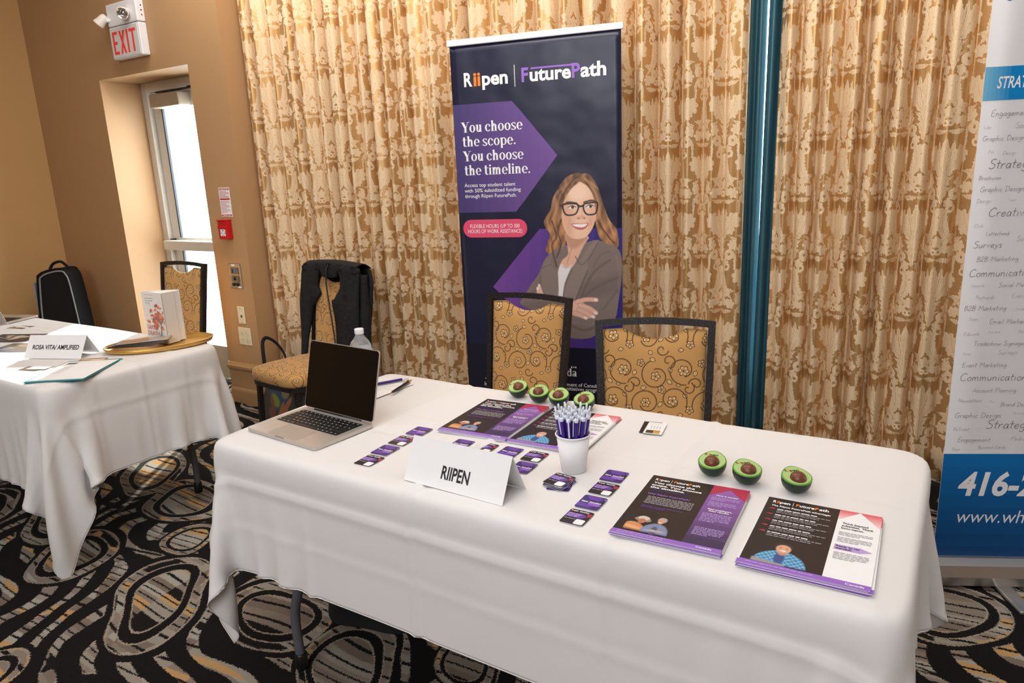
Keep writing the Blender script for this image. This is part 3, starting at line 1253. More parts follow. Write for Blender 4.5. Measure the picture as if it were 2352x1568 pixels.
    for (r, z) in ((.99, .388), (.99, .418), (.90, .418), (.90, .388)):
        for k in range(nu):
            x, y = plan(2 * PI * k / nu)
            V.append((x * r, (y + .025) * r - .025, z))
    F = [(i * nu + k, i * nu + (k + 1) % nu, ((i + 1) % 4) * nu + (k + 1) % nu, ((i + 1) % 4) * nu + k) for i in range(4) for k in range(nu)]
    mesh('seat_frame', V, F, M_HAMMER, c)

    def bar(name, pts, wd, dp, par=c):
        bm = bmesh.new()
        rows = []
        for p in pts:
            rows.append([bm.verts.new((p[0] + sx * wd / 2, p[1] + sy * dp / 2, p[2])) for sx, sy in ((-1, -1), (1, -1), (1, 1), (-1, 1))])
        for a, q in zip(rows, rows[1:]):
            for i in range(4):
                bm.faces.new((a[i], a[(i + 1) % 4], q[(i + 1) % 4], q[i]))
        bm.faces.new(rows[0])
        bm.faces.new(rows[-1])
        return bm_obj(name, bm, M_HAMMER, par)
    for sx in (-1, 1):
        lg = bar('leg', [(sx * .176, -.190, .39), (sx * .186, -.205, .01)], .024, .024)
        box('glide', (sx * .186, -.205, .006), (.03, .03, .012), M_BLACKP, lg, .003)
        lg = bar('leg', [(sx * .173, .192, .43), (sx * .177, .200, .25), (sx * .184, .245, .01)], .024, .026)
        box('glide', (sx * .184, .245, .006), (.03, .03, .012), M_BLACKP, lg, .003)
        bm = bmesh.new()
        add_box(bm, (sx * .183, 0, .375), (.018, .38, .022), .002)
        bm_obj('side_rail', bm, M_HAMMER, c)
    return c


CH = chair_proto()
G = 'banquet chairs with vine upholstery'
chairs = [
    ((-1.52, 2.262, 0), 0.5, 'banquet chair with gold vine pad in front of the navy banner, whole back showing'),
    ((-.775, 1.995, 0), 19.0, 'banquet chair with speckled dark frame close behind the table, right of the navy banner'),
    ((-3.01, 2.585, 0), -6.0, 'banquet chair with the black jacket over its back by the damask curtain'),
    ((-4.16, 2.42, 0), 3.0, 'banquet chair in front of the bright glass door behind the book'),
]
for i, (l, a, lab) in enumerate(chairs):
    o = CH if i == 0 else copy_tree(CH)
    o.location = l
    o.rotation_euler = (0, 0, math.radians(a))
    tag(o, lab, 'chair', G)
    if i == 3:
        o.scale = (1.05, 1.05, 1.03)

# ------------------------------------------------------------------ goods on the main table
RNG = random.Random(11)
I_NAVY = mat('ink_navy', S(22, 22, 40), .38, nscale=30, namt=.1)
I_BLACK = mat('ink_near_black', S(34, 29, 34), .38, nscale=30, namt=.1)
I_PURP = mat('ink_purple', S(104, 66, 160), .4, nscale=30, namt=.06)
I_PURP2 = mat('ink_light_purple', S(150, 104, 200), .4, nscale=30, namt=.06)
I_DPURP = mat('ink_deep_purple', S(62, 44, 112), .4, nscale=30, namt=.06)
I_MPURP = mat('ink_mid_purple', S(84, 62, 128), .4, nscale=30, namt=.06)
I_ORANGE = mat('ink_orange', S(248, 134, 40), .4, nscale=30, namt=.04)
I_PINK = mat('ink_pink', S(226, 78, 114), .4, nscale=30, namt=.04)
I_RED = mat('ink_crimson', S(178, 48, 78), .4, nscale=30, namt=.05)
I_ROSE = mat('ink_rose', S(222, 120, 130), .4, nscale=30, namt=.05)
I_GREY = mat('ink_grey', S(160, 156, 160), .5, nscale=30, namt=.05)
I_PALE = mat('ink_pale_purple', S(186, 160, 218), .4, nscale=30, namt=.05)


def ramp_mat(name, a, b, n=8):
    out = []
    for i in range(n):
        t = i / (n - 1)
        out.append(mat('%s_%d' % (name, i), tuple(a[k] * (1 - t) + b[k] * t for k in range(3)) + (1,), .4, nscale=30, namt=.04))
    return out


def logo(x, y, h, parent, white, accent, fn=None, off=.0009, sep=True, w1=3.55, w2=6.6):
    """the two-word masthead: Riipen | FuturePath"""
    for s_, dx, wd, m in (('R', 0, .66, white), ('ii', .76, .46, accent), ('pen', 1.32, 1.95, white)):
        text(s_, x + dx * h, y, h, m, parent, fn, width=wd * h, bold=.03, off=off)
    if sep:
        V = [(x + 3.75 * h, y - .3 * h), (x + 3.83 * h, y - .3 * h), (x + 3.83 * h, y + 1.3 * h), (x + 3.75 * h, y + 1.3 * h)]
        f_ = fn or (lambda a, b, d: (a, b, d))
        mesh('divider', [f_(a, b, off) for a, b in V], [(0, 1, 2, 3)], white, parent)
    for s_, dx, wd, m in (('F', 4.35, .58, accent), ('uture', 5.0, 2.75, white), ('P', 7.85, .62, accent), ('ath', 8.6, 1.75, white)):
        text(s_, x + dx * h, y, h, m, parent, fn, width=wd * h, bold=.03, off=off)


def photo_grid(name, w, h, nx, ny, paint, parent, fn, off=.0007):
    """small printed photograph: colours computed at the points of a fine grid"""
    xs = np.linspace(0, 1, nx)
    ys = np.linspace(0, 1, ny)
    X, Y = np.meshgrid(xs, ys)
    rgb, alpha = paint(X, Y)
    V = [fn(float(a) * w, float(b) * h, off) for a, b in zip(X.ravel(), Y.ravel())]
    lin = np.where(rgb <= .04045, rgb / 12.92, ((np.maximum(rgb, 0) + .055) / 1.055) ** 2.4)
    cols = np.concatenate([lin.reshape(-1, 3), np.ones((nx * ny, 1))], 1)
    keep = alpha > .5
    F = []
    for j in range(ny - 1):
        for i in range(nx - 1):
            if keep[j, i] or keep[j + 1, i + 1]:
                a = j * nx + i
                F.append((a, a + 1, a + nx + 1, a + nx))
    return mesh(name, V, F, M_VCOL, parent, False, None, None, cols)


def ell(X, Y, cx, cy, rx, ry, an=0):
    c, s = math.cos(an), math.sin(an)
    dx, dy = X - cx, Y - cy
    return 1 - np.sqrt(((dx * c + dy * s) / rx) ** 2 + ((dy * c - dx * s) / ry) ** 2)


def rgb(r, g, b): return np.array([r, g, b]) / 255.0


class Paint:
    def __init__(self, X, bgc):
        self.c = np.ones(X.shape + (3,)) * rgb(*bgc)
        self.a = np.zeros(X.shape)

    def put(self, mask, col, soft=.04, alpha=True):
        m = np.clip(mask / soft, 0, 1)[..., None]
        self.c = self.c * (1 - m) + (np.asarray(col) if not isinstance(col, tuple) else rgb(*col)) * m
        if alpha:
            self.a = np.maximum(self.a, m[..., 0])


def paint_pair(X, Y):
    """two people standing back to back, arms folded"""
    p = Paint(X, (34, 29, 34))
    sh = .8 + .35 * X
    p.put(np.minimum(ell(X, Y, .22, .18, .24, .36, .5), Y - .0), (206, 140, 88), .15)
    p.put(ell(X, Y, .18, .22, .22, .08, -.25), (226, 164, 112), .2)
    p.put(ell(X, Y, .30, .66, .20, .12, -.15), (150, 128, 112), .1)
    p.put(ell(X, Y, .30, .74, .14, .12, -.15), (206, 196, 182), .1)
    p.put(ell(X, Y, .29, .58, .09, .14), (186, 112, 84), .15)
    p.put(np.minimum(ell(X, Y, .66, .12, .31, .50), Y), (122, 136, 172), .12)
    p.put(ell(X, Y, .64, .20, .08, .26), (70, 76, 104), .3)
    p.put(ell(X, Y, .66, .20, .28, .07, .1), (150, 162, 192), .3)
    p.put(ell(X, Y, .62, .22, .07, .05), (214, 160, 130), .3)
    p.put(ell(X, Y, .78, .23, .06, .04), (214, 160, 130), .3)
    p.put(ell(X, Y, .70, .80, .105, .15), (176, 168, 166), .12)
    p.put(ell(X, Y, .685, .72, .08, .14), (206, 150, 122), .2)
    p.put(ell(X, Y, .67, .66, .04, .025), (240, 232, 228), .4)
    return p.c, p.a


def paint_student(X, Y):
    """smiling young man in a blue checked shirt behind a laptop lid"""
    p = Paint(X, (34, 29, 34))
    chk = (.5 + .5 * np.sign(np.sin(X * 60) * np.sin(Y * 42 + X * 12)))[..., None]
    shirt = rgb(110, 186, 222) * chk + rgb(58, 120, 176) * (1 - chk)
    p.put(np.minimum(ell(X, Y, .50, -.02, .48, .66), Y), shirt, .06)
    p.put(ell(X, Y, .48, .30, .10, .28), (38, 74, 140), .2)
    p.put(ell(X, Y, .50, .56, .09, .14), (196, 138, 112), .2)
    p.put(ell(X, Y, .50, .80, .155, .21), (36, 28, 28), .08)
    p.put(ell(X, Y, .50, .72, .145, .20), (220, 164, 136), .14)
    p.put(ell(X, Y, .50, .64, .065, .028), (246, 240, 236), .3)
    for cx in (.445, .555):
        p.put(ell(X, Y, cx, .755, .022, .018), (70, 46, 40), .4)
    p.put(np.minimum(.16 - Y - .16 * (X - .1), np.minimum(X - .02, .62 - X)), (150, 148, 156), .02)
    return p.c, p.a


FW, FH = .217, .288


def flyer_sheet(parent_name='flyer'):
    """blank printed sheet: paper body"""
    return prism(parent_name, [(-FW / 2, -FH / 2), (FW / 2, -FH / 2), (FW / 2, FH / 2), (-FW / 2, FH / 2)], .0006, M_PAPER)


def flyer_scope():
    o = flyer_sheet()
    A = Art()
    rng = random.Random(3)
    x0, y0, x1, y1 = -FW / 2, -FH / 2, FW / 2, FH / 2
    xd = x0 + FW * .645
    yb = y0 + FH * .055
    A.rect(x0, yb, xd, y1, I_BLACK, 1)
    rp = ramp_mat('flyer_fade', S(150, 96, 178), S(58, 46, 84), 9)
    A.grad(lambda a, b: [(xd, y1 - (y1 - yb) * b), (x1, y1 - (y1 - yb) * b), (x1, y1 - (y1 - yb) * a), (xd, y1 - (y1 - yb) * a)], 9, lambda t: rp[int(round(t * 8))], 1)
    A.poly([(xd, y1), (xd, y1 - .052), ((xd + x1) / 2, y1 - .014), (x1, y1 - .060), (x1, y1)], I_RED, 2)
    A.rect(x0, y0, x1, yb, I_PURP2, 1)
    for k in range(6):
        A.words(x0 + .022, xd - .014, y1 - .112 - k * .0062, .0030, I_GREY, rng, 3, .97)
    for k in range(2):
        A.words(x0 + .022, xd - .024, y1 - .158 - k * .0062, .0026, I_PURP, rng, 3, .95 - .4 * k)
        A.words(x0 + .02, xd - .04, y1 - .078 - k * .006, .0030, I_DPURP, rng, 3)
    for y, n in ((.062, 3), (.085, 4), (.140, 7), (.205, 6)):
        for k in range(n):
            A.words(xd + .008, x1 - .008, y1 - y - k * .0058, .0026, I_PALE, rng, 3, .96 if k < n - 1 else .5)
    for k in range(2):
        A.words(x0 + .012, x0 + .110, y0 + .0095 - k * .006, .0026, I_PALE, rng, 3)
    A.build('artwork_print', o, z0=.0006)
    F = lambda x, y, d: (x, y, d + .0006)
    logo(x0 + .012, y1 - .0265, .0098, o, M_WHITE, I_ORANGE, F)
    for k, (s_, wd) in enumerate((('You choose the', .094), ('scope. You choose', .112), ('the timeline.', .078))):
        text(s_, x0 + .012, y1 - .043 - k * .0125, .0085, M_WHITE, o, F, width=wd, bold=.035, off=.0009)
    text('Why Riipen FuturePath?', x0 + .016, y1 - .1005, .0072, I_PURP2, o, F, width=.094, bold=.02, off=.0009)
    text('How it works?', (xd + x1) / 2, y1 - .052, .0055, M_WHITE, o, F, width=.046, bold=.03, align='C', off=.0009)
    text('Real employers.', (xd + x1) / 2, y1 - .121, .0055, M_WHITE, o, F, width=.05, bold=.03, align='C', off=.0009)
    text('Real results.', (xd + x1) / 2, y1 - .129, .0055, M_WHITE, o, F, width=.042, bold=.03, align='C', off=.0009)
    text('Canada', x1 - .048, y0 + .005, .006, M_WHITE, o, F, width=.03, bold=.02, off=.0009)
    photo_grid('printed_people', .094, .082, 60, 52, paint_pair, o, lambda x, y, d: (x0 + .018 + x, yb + y, d + .0006))
    return o


def flyer_advantage():
    o = flyer_sheet()
    A = Art()
    rng = random.Random(5)
    x0, y0, x1, y1 = -FW / 2, -FH / 2, FW / 2, FH / 2
    xd = x0 + FW * .645
    yb = y0 + FH * .055
    A.rect(x0, yb, xd, y1, I_BLACK, 1)
    A.rect(xd, yb, x1, y1, M_WHITE, 1)
    rp = ramp_mat('flyer_rose', S(222, 104, 116), S(244, 206, 206), 6)
    for i in range(6):
        a, b = i / 6, (i + 1) / 6
        h = .058
        A.poly([(xd, y1 - h * .8 * b), (xd, y1 - h * .8 * a), (xd + .038 * (1 - a) + .0, y1 - h * .8 * a * .0 - .012 * a), (xd + .038 * (1 - b), y1 - .012 * b)] if False else
               [(xd, y1 - .046 * b), (xd, y1 - .046 * a), (xd + .038 * (1 - a) + .0001, y1 - .046 * a), (xd + .038 * (1 - b) + .0001, y1 - .046 * b)], rp[i], 2)
        A.poly([(x1 - .040 * (1 - b) - .0001, y1 - .058 * b), (x1 - .040 * (1 - a) - .0001, y1 - .058 * a), (x1, y1 - .058 * a), (x1, y1 - .058 * b)], rp[i], 2)
    A.rect(x0, y0, x1, yb, I_PURP2, 1)
    for k in range(5):
        y = y1 - .052 - k * .0255
        for q in range(3):
            A.words(x0 + .026, xd - .012, y - .0065 * q - .0025, .0036 if q == 0 else .0028, M_WHITE if q == 0 else I_GREY, rng, 3, (.75, 1, .8)[q])
        A.poly([(x0 + .008, y), (x0 + .019, y + .0035), (x0 + .0225, y), (x0 + .019, y - .0035)], I_RED, 3)
    for y, n in ((.098, 3), (.120, 4), (.180, 5)):
        for k in range(n):
            A.words(xd + .008, x1 - .008, y1 - y - k * .0056, .0024, I_GREY, rng, 3, .96 if k < n - 1 else .6)
    A.poly([(xd + .006, y1 - .168), (xd + .006, y1 - .148), (xd + .050, y1 - .148), (x1 - .006, y1 - .158), (xd + .050, y1 - .168)], I_PALE, 2)
    for k in range(1):
        A.words(x0 + .012, x0 + .125, y0 + .007 - k * .006, .0028, I_PALE, rng, 3)
    A.build('artwork_print', o, z0=.0006)
    F = lambda x, y, d: (x, y, d + .0006)
    logo(x0 + .012, y1 - .0245, .0105, o, M_WHITE, I_ORANGE, F)
    text('The Riipen FuturePath advantage:', x0 + .012, y1 - .041, .0065, M_WHITE, o, F, width=.114, bold=.03, off=.0009)
    for k, s_ in enumerate(('Think beyond', 'subsidies. Think', 'long-term.')):
        text(s_, xd + .010, y1 - .062 - k * .0105, .0070, M_INK, o, F, width=(.046, .056, .040)[k], bold=.02, off=.0009)
    text('Ready to get', xd + .009, y1 - .157, .0058, M_INK, o, F, width=.040, bold=.02, off=.0009)
    text('started?', xd + .009, y1 - .1655, .0058, M_INK, o, F, width=.027, bold=.02, off=.0009)
    text('Canada', x1 - .040, y0 + .004, .006, M_WHITE, o, F, width=.03, bold=.02, off=.0009)
    photo_grid('printed_student', .100, .085, 66, 56, paint_student, o, lambda x, y, d: (x0 + .016 + x, yb + y, d + .0006))
    return o


proto_a, proto_b = flyer_scope(), flyer_advantage()
under = flyer_sheet('flyer_sheet')
A = Art()
A.rect(-FW / 2, -FH / 2, FW / 2, FH / 2 * -.9, I_PURP2, 1)
A.build('band_print', under, z0=.0006)
A = Art()
A.rect(FW * .15, FH / 2 * .72, FW / 2, FH / 2, I_ROSE, 1)
A.build('corner_print', under, z0=.0006)
stacks = [(proto_a, (-.445, 1.331), 3.6, 6, 'top flyer, purple column, of the near stack beside the card row', 'near stack of purple-column flyers'),
          (proto_b, (-.190, 1.331), 1.8, 7, 'top flyer with white column and blue-shirted student, near right corner stack', 'near stack of white-column flyers'),
          (proto_a, (-1.119, 1.640), 4.6, 6, 'top flyer with purple column below the row of four avocados', 'far stack of purple-column flyers'),
          (proto_b, (-.892, 1.652), 3.4, 5, 'top flyer with white column, partly behind the cup of pens', 'far stack of white-column flyers')]
used = set()
for pr, (x, y), a, n, lab, grp in stacks:
    rs = random.Random(n + int(x * 100))
    for k in range(n):
        o = copy_tree(under)
        o.location = (x + rs.uniform(-.003, .004), y + rs.uniform(-.004, .001), TZ + .0012 * k)
        o.rotation_euler = (0, 0, math.radians(a + rs.uniform(-1.4, 1.0)))
        tag(o, 'sheet in the %s, under its top flyer' % grp, 'flyer', 'sheets of the ' + grp)
    o = pr if pr not in used else copy_tree(pr)
    used.add(pr)
    o.location = (x, y, TZ + .0012 * n)
    o.rotation_euler = (0, 0, math.radians(a))
    tag(o, lab, 'flyer', 'top flyers of the stacks')
for c in list(under.children):
    bpy.data.objects.remove(c, do_unlink=True)
bpy.data.objects.remove(under, do_unlink=True)

# ---- small square cards
CWd, CHt = .0545, .064
def card_base(): return prism('sticker_card', rrect(CWd, CHt, .006, 4), .0005, M_PAPER)


def clip_rr(pts): return pts


def card_purple():
    o = card_base()
    A = Art()
    A.poly(rrect(CWd, CHt, .006, 4), I_DPURP, 1)
    A.poly([(-.022, .032), (-.010, .012), (.012, .010), (.020, .019), (.010, .032)], I_PURP, 2)
    A.poly([(-.0272, -.005), (-.004, -.008), (.014, -.012), (.006, -.026), (-.0272, -.024)], I_PURP, 2)
    A.poly([(-.006, -.002), (.017, -.001), (.0272, -.010), (.019, -.016), (-.002, -.012)], I_PURP2, 3)
    A.poly([(.010, .002), (.0272, .012), (.0272, -.004)], I_NAVY, 3)
    A.poly([(.020, .026), (.0272, .024), (.0272, .016)], I_PURP2, 3)
    A.build('artwork_print', o, z0=.0005)
    F = lambda x, y, d: (x, y, d + .0005)
    text('Riipen.', -.022, -.003, .0062, M_WHITE, o, F, width=.016, bold=.03, off=.0011)
    text('FuturePath', -.003, -.003, .0062, M_WHITE, o, F, width=.027, bold=.03, off=.0011)
    return o


def card_dark():
    o = card_base()
    A = Art()
    rng = random.Random(2)
    A.poly(rrect(CWd, CHt, .006, 4), I_BLACK, 1)
    A.poly([(-.0272, .016), (.010, .016), (.020, .006), (.010, -.004), (-.0272, -.004)], I_PURP, 2)
    A.poly([(.015, .020), (.026, .022), (.0272, .010), (.021, .006)], I_RED, 3)
    A.poly(rrect(.021, .022, .004, 3, .0135, -.0185), M_WHITE, 3)
    for k in range(3):
        A.words(-.024, .010, .010 - k * .0055, .0032, I_PALE, rng, 3, (1, .9, .7)[k])
    A.words(-.024, .000, -.012, .0030, I_GREY, rng, 3)
    A.build('artwork_print', o, z0=.0005)
    F = lambda x, y, d: (x, y, d + .0005)
    for s_, x, wd, m in (('R', -.023, .0032, M_WHITE), ('ii', -.0194, .0024, I_ORANGE), ('pen', -.0166, .0086, M_WHITE), ('FuturePath', -.004, .021, M_WHITE)):
        text(s_, x, .022, .0050, m, o, F, width=wd, bold=.03, off=.0011)
    return o


cards = {'P': card_purple(), 'D': card_dark()}
first = set()
spots = [('P', -1.265, 1.464, 'purple sticker card, farthest of the row right of the laptop'), ('D', -1.262, 1.386, 'dark sticker card tucked behind the folded name sign, right of the laptop'),
         ('P', -1.257, 1.312, 'purple sticker card, third of the row right of the laptop'), ('D', -1.247, 1.240, 'dark sticker card, nearest of the row right of the laptop'),
         ('P', -1.098, 1.437, 'purple sticker card behind the sign, leftmost below the far flyers'), ('D', -1.025, 1.445, 'dark sticker card below the far flyers, second from the left'),
         ('P', -.951, 1.450, 'purple sticker card below the far flyers, third from the left'), ('D', -.877, 1.453, 'dark sticker card beside the pen cup below the far flyers'),
         ('P', -.868, 1.381, 'purple sticker card half hidden by the right end of the name sign'),
         ('P', -.648, 1.434, 'purple sticker card, farthest of the row beside the near flyer'), ('D', -.641, 1.362, 'dark sticker card, second of the row beside the near flyer'),
         ('P', -.637, 1.287, 'purple sticker card, third of the row beside the near flyer'), ('D', -.634, 1.213, 'dark sticker card, nearest the table edge beside the near flyer')]
for kd, x, y, lab in spots:
    o = cards[kd] if kd not in first else copy_tree(cards[kd])
    first.add(kd)
    o.location = (x, y, TZ)
    o.rotation_euler = (0, 0, math.radians(RNG.uniform(1, 4)))
    tag(o, lab, 'card', 'small square sticker cards')
for k, (kd, a, dx, dy) in enumerate((('P', 14, .006, -.006), ('P', -9, .002, -.004), ('D', -3, 0, -.002), ('P', 6, .002, 0), ('D', -6, 0, 0))):
    o = copy_tree(cards[kd])
    o.location = (-.745 + dx, 1.342 + dy, TZ + .0022 * k)
    o.rotation_euler = (0, 0, math.radians(a))
    tag(o, 'dark sticker card on top of the small pile below the pen cup' if k == 4 else 'sticker card inside the small pile below the pen cup', 'card', 'pile of sticker cards')

# ---- folded name sign
def tent(name_text, loc, rz, wd, ht, dp, th, label, extra=None):
    t = empty('name_sign', loc, rz, label, 'sign', 'folded name signs')
    e = .0008
    for sgn, nm in ((-1, 'front_panel'), (1, 'back_panel')):
        V = [(-wd / 2, sgn * dp / 2, 0), (wd / 2, sgn * dp / 2, 0), (wd / 2, 0, ht), (-wd / 2, 0, ht)]
        nrm = Vector((0, sgn * ht, dp / 2)).normalized() * e
        V2 = [tuple(Vector(v) - nrm) for v in V]
        F = [(0, 1, 2, 3), (7, 6, 5, 4), (0, 4, 5, 1), (1, 5, 6, 2), (2, 6, 7, 3), (3, 7, 4, 0)]
        pnl = mesh(nm, V + V2, F, M_PAPER, t)
        if sgn < 0:
            sl = math.hypot(dp / 2, ht)
            fn = lambda x, y, d: (x, -dp / 2 + y * (dp / 2) / sl - d * ht / sl, y * ht / sl + d * (dp / 2) / sl)
            text(name_text, extra[0], extra[1], th, M_INK, pnl, fn, width=extra[2], bold=.022, off=.0006)
    return t


tent('RIIPEN', (-.945, 1.237, TZ), math.radians(-1.5), .288, .098, .098, .0290, 'white folded name sign reading RIIPEN at the table front', (-.037, .025, .080))

# ---- avocado stress toys
M_SKIN = mat('avocado_skin', S(18, 40, 30), .35, nscale=120, namt=.5, bscale=220, bdist=.0006)
M_FLESH = mat('avocado_flesh', S(166, 196, 124), .45, nscale=20, namt=.05)
M_RIMG = mat('avocado_rim', S(94, 150, 50), .45, nscale=20, namt=.08)
M_PIT = mat('avocado_pit', S(112, 62, 42), .3, nscale=40, namt=.1)
M_DKGREEN = mat('ink_dark_green', S(26, 52, 34), .5, nscale=40)


def avocado():
    t = empty('avocado_toy')
    n = 48

    def egg(a, k=1.0):
        ca, sa = math.cos(a), math.sin(a)
        w_ = .0305 * (1 - .20 * max(0, sa) ** 1.5)
        return (w_ * ca * k, (.036 * sa if sa > 0 else .031 * sa) * k)
    V, F = [], []
    rows = [(.0, 1.0), (-.004, 1.0), (-.012, .97), (-.020, .87), (-.0265, .70), (-.031, .45), (-.033, .18), (-.0332, .001)]
    for z, k in rows:
        for i in range(n):
            x, y = egg(2 * PI * i / n, k)
            V.append((x, y, z))
    for r in range(len(rows) - 1):
        for i in range(n):
            F.append((r * n + (i + 1) % n, r * n + i, (r + 1) * n + i, (r + 1) * n + (i + 1) % n))
    mesh('skin', V, F, M_SKIN, t, True)
    V, F = [], []
    for z, k in ((-.0005, 1.0), (.0016, .985), (.0022, .95), (.0024, .91)):
        for i in range(n):
            x, y = egg(2 * PI * i / n, k)
            V.append((x, y, z))
    for r in range(3):
        for i in range(n):
            F.append((r * n + i, r * n + (i + 1) % n, (r + 1) * n + (i + 1) % n, (r + 1) * n + i))
    mesh('green_rim', V, F, M_RIMG, t, True)
    V = [egg(2 * PI * i / n, .92) + (.0023,) for i in range(n)]
    fl = mesh('flesh', V, [tuple(range(n))], M_FLESH, t)
    prof = [(.0165 * math.cos(a), .0023 + .0135 * math.sin(a)) for a in np.linspace(0, PI / 2 - .02, 9)]
    lathe('pit', prof, M_PIT, t, 24, (0, -.008, 0))
    for s_, x, wd, m in (('R', -.017, .0048, M_DKGREEN), ('ii', -.0116, .0038, I_ORANGE), ('pen', -.0072, .0165, M_DKGREEN)):
        text(s_, x * 1.1, .0150, .0074, m, fl, None, width=wd * 1.1, bold=.02, off=.0027)
    return t


AV = avocado()
avs = [(-1.172, 1.853, 24, -26, 'green avocado toy, tilted, leftmost of the four behind the far flyers'), (-1.085, 1.838, -4, -16, 'green avocado toy, second from the left behind the far flyers'), (-1.012, 1.834, -8, -16, 'green avocado toy, third from the left behind the far flyers'), (-.923, 1.830, -14, -18, 'green avocado toy, rightmost of the four, behind the pen cup'),
       (-.449, 1.545, -14, -14, 'green avocado toy, leftmost of the three on the right, turned sideways'), (-.367, 1.536, 10, -12, 'green avocado toy, middle of the three on the right'), (-.262, 1.541, 10, -12, 'green avocado toy, rightmost, behind the student flyer')]
for i, (x, y, rz, tilt, lab) in enumerate(avs):
    o = AV if i == 0 else copy_tree(AV)
    k = 1.06
    o.scale = (k, k, k)
    o.location = (x, y, TZ + .0335 * k)
    o.rotation_euler = (math.radians(-tilt if i else 14), math.radians(0 if i else -16), math.radians(rz + 22))
    tag(o, lab, 'toy', 'avocado stress toys')

# ---- paper cup with purple pens
cx, cy = -.752, 1.428
cup = empty('paper_cup', (cx, cy, TZ), 0, 'plain white paper cup full of purple pens', 'cup')
lathe('cup_body', [(.0001, .004), (.0285, .004), (.0288, 0), (.030, 0), (.0405, .092), (.0400, .092), (.0295, .006), (.0001, .0055)], M_PAPER, cup, 40)
V, F = tube_data([(.0412 * math.cos(a), .0412 * math.sin(a), .0925) for a in np.linspace(0, 2 * PI, 41)[:-1]], .0021, 8, True, False)
mesh('rolled_rim', V, F, M_PAPER, cup, True)
M_PENP = mat('pen_purple', S(62, 32, 132), .3, nscale=30, namt=.05)
M_PENW = mat('pen_white', S(226, 232, 244), .3, nscale=30, namt=.03)


def pen_proto(m_body, m_trim, m_tip):
    p = empty('ballpoint_pen')
    lathe('barrel', [(.0035, .012), (.0046, .02), (.0050, .05), (.0050, .130), (.0046, .132)], m_body, p, 12)
    lathe('tip', [(.0006, 0), (.0012, .003), (.0035, .012)], m_tip, p, 12)
    lathe('collar', [(.0050, .130), (.0056, .131), (.0056, .137), (.0042, .140)], m_trim, p, 12)
    lathe('push_button', [(.0026, .139), (.0026, .153), (.0020, .1555), (.0001, .156)], m_trim, p, 10)
    bm = bmesh.new()
    add_box(bm, (0, -.0076, .114), (.0034, .0014, .044), .0005)
    add_box(bm, (0, -.0062, .1345), (.0034, .0046, .004), .0005)
    bm_obj('clip', bm, m_trim, p)
    return p


PEN = pen_proto(M_PENP, M_PENW, M_PENW)
rp_ = random.Random(4)
slots = []
for ring_r, cnt, a0 in ((.0315, 13, 0.1), (.0190, 8, .4), (.0065, 2, 0)):
    for k in range(cnt):
        slots.append((ring_r, a0 + 2 * PI * k / cnt))
for i, (r, a) in enumerate(slots):
    o = PEN if i == 0 else copy_tree(PEN)
    bx, by = .018 * (r / .0305) * math.cos(a), .018 * (r / .0305) * math.sin(a)
    if r < .03: bx, by = bx * .9, by * .9
    top_ = Vector((r * math.cos(a), r * math.sin(a), .092))
    bot = Vector((bx * .98, by * .98, .0065))
    dr = (top_ - bot).normalized()
    q = dr.to_track_quat('Z', 'Y').to_euler()
    o.location = (cx + bot.x, cy + bot.y, TZ + bot.z)
    o.rotation_euler = (q.to_matrix().to_4x4() @ Matrix.Rotation(rp_.uniform(-3.1, 3.1), 4, 'Z')).to_euler()
    tag(o, 'purple ballpoint pen with white clip standing in the paper cup', 'pen', 'purple pens in the paper cup')

# ---- loose business cards
bc = [(-.690, 1.776, 12, I_BLACK, 'dark business card under the pale one near the speckled chair'), (-.676, 1.772, 10, M_PAPER, 'white business card with a photo strip near the speckled chair')]
for k, (x, y, a, m, lab) in enumerate(bc):
    o = prism('business_card', [(-.0255, -.0445), (.0255, -.0445), (.0255, .0445), (-.0255, .0445)], .0005, m)
    o.location = (x, y, TZ + .0012 * k)
    o.rotation_euler = (0, 0, math.radians(a))
    tag(o, lab, 'card', 'business cards')
    if k == 1:
        A = Art()
        A.rect(-.020, -.040, .018, -.018, mat('ink_dark_brown', S(70, 58, 40), .5, nscale=90, namt=.4), 1)
        A.rect(.0, -.040, .018, -.022, mat('ink_yellow', S(214, 158, 50), .5, nscale=60, namt=.3), 2)
        A.rect(-.020, .030, .018, .031, I_GREY, 1)
        for q, x_ in enumerate((-.012, -.004, .004, .012)):
            A.rect(x_, -.008, x_ + .0016, .022 - .006 * (q % 2), I_GREY, 1)
        A.rect(.004, .006, .006, .010, I_ORANGE, 2)
        A.build('artwork_print', o, z0=.0005)

# ---- open laptop
M_LAP = mat('laptop_silver', S(196, 188, 180), .38, .6, nscale=20, namt=.03)
M_KEY = mat('key_black', S(20, 19, 20), .45, nscale=40)
M_SCR = mat('dark_screen', S(5, 5, 7), .07, nscale=10)
M_WELL = mat('key_well', S(12, 12, 13), .6, nscale=40)


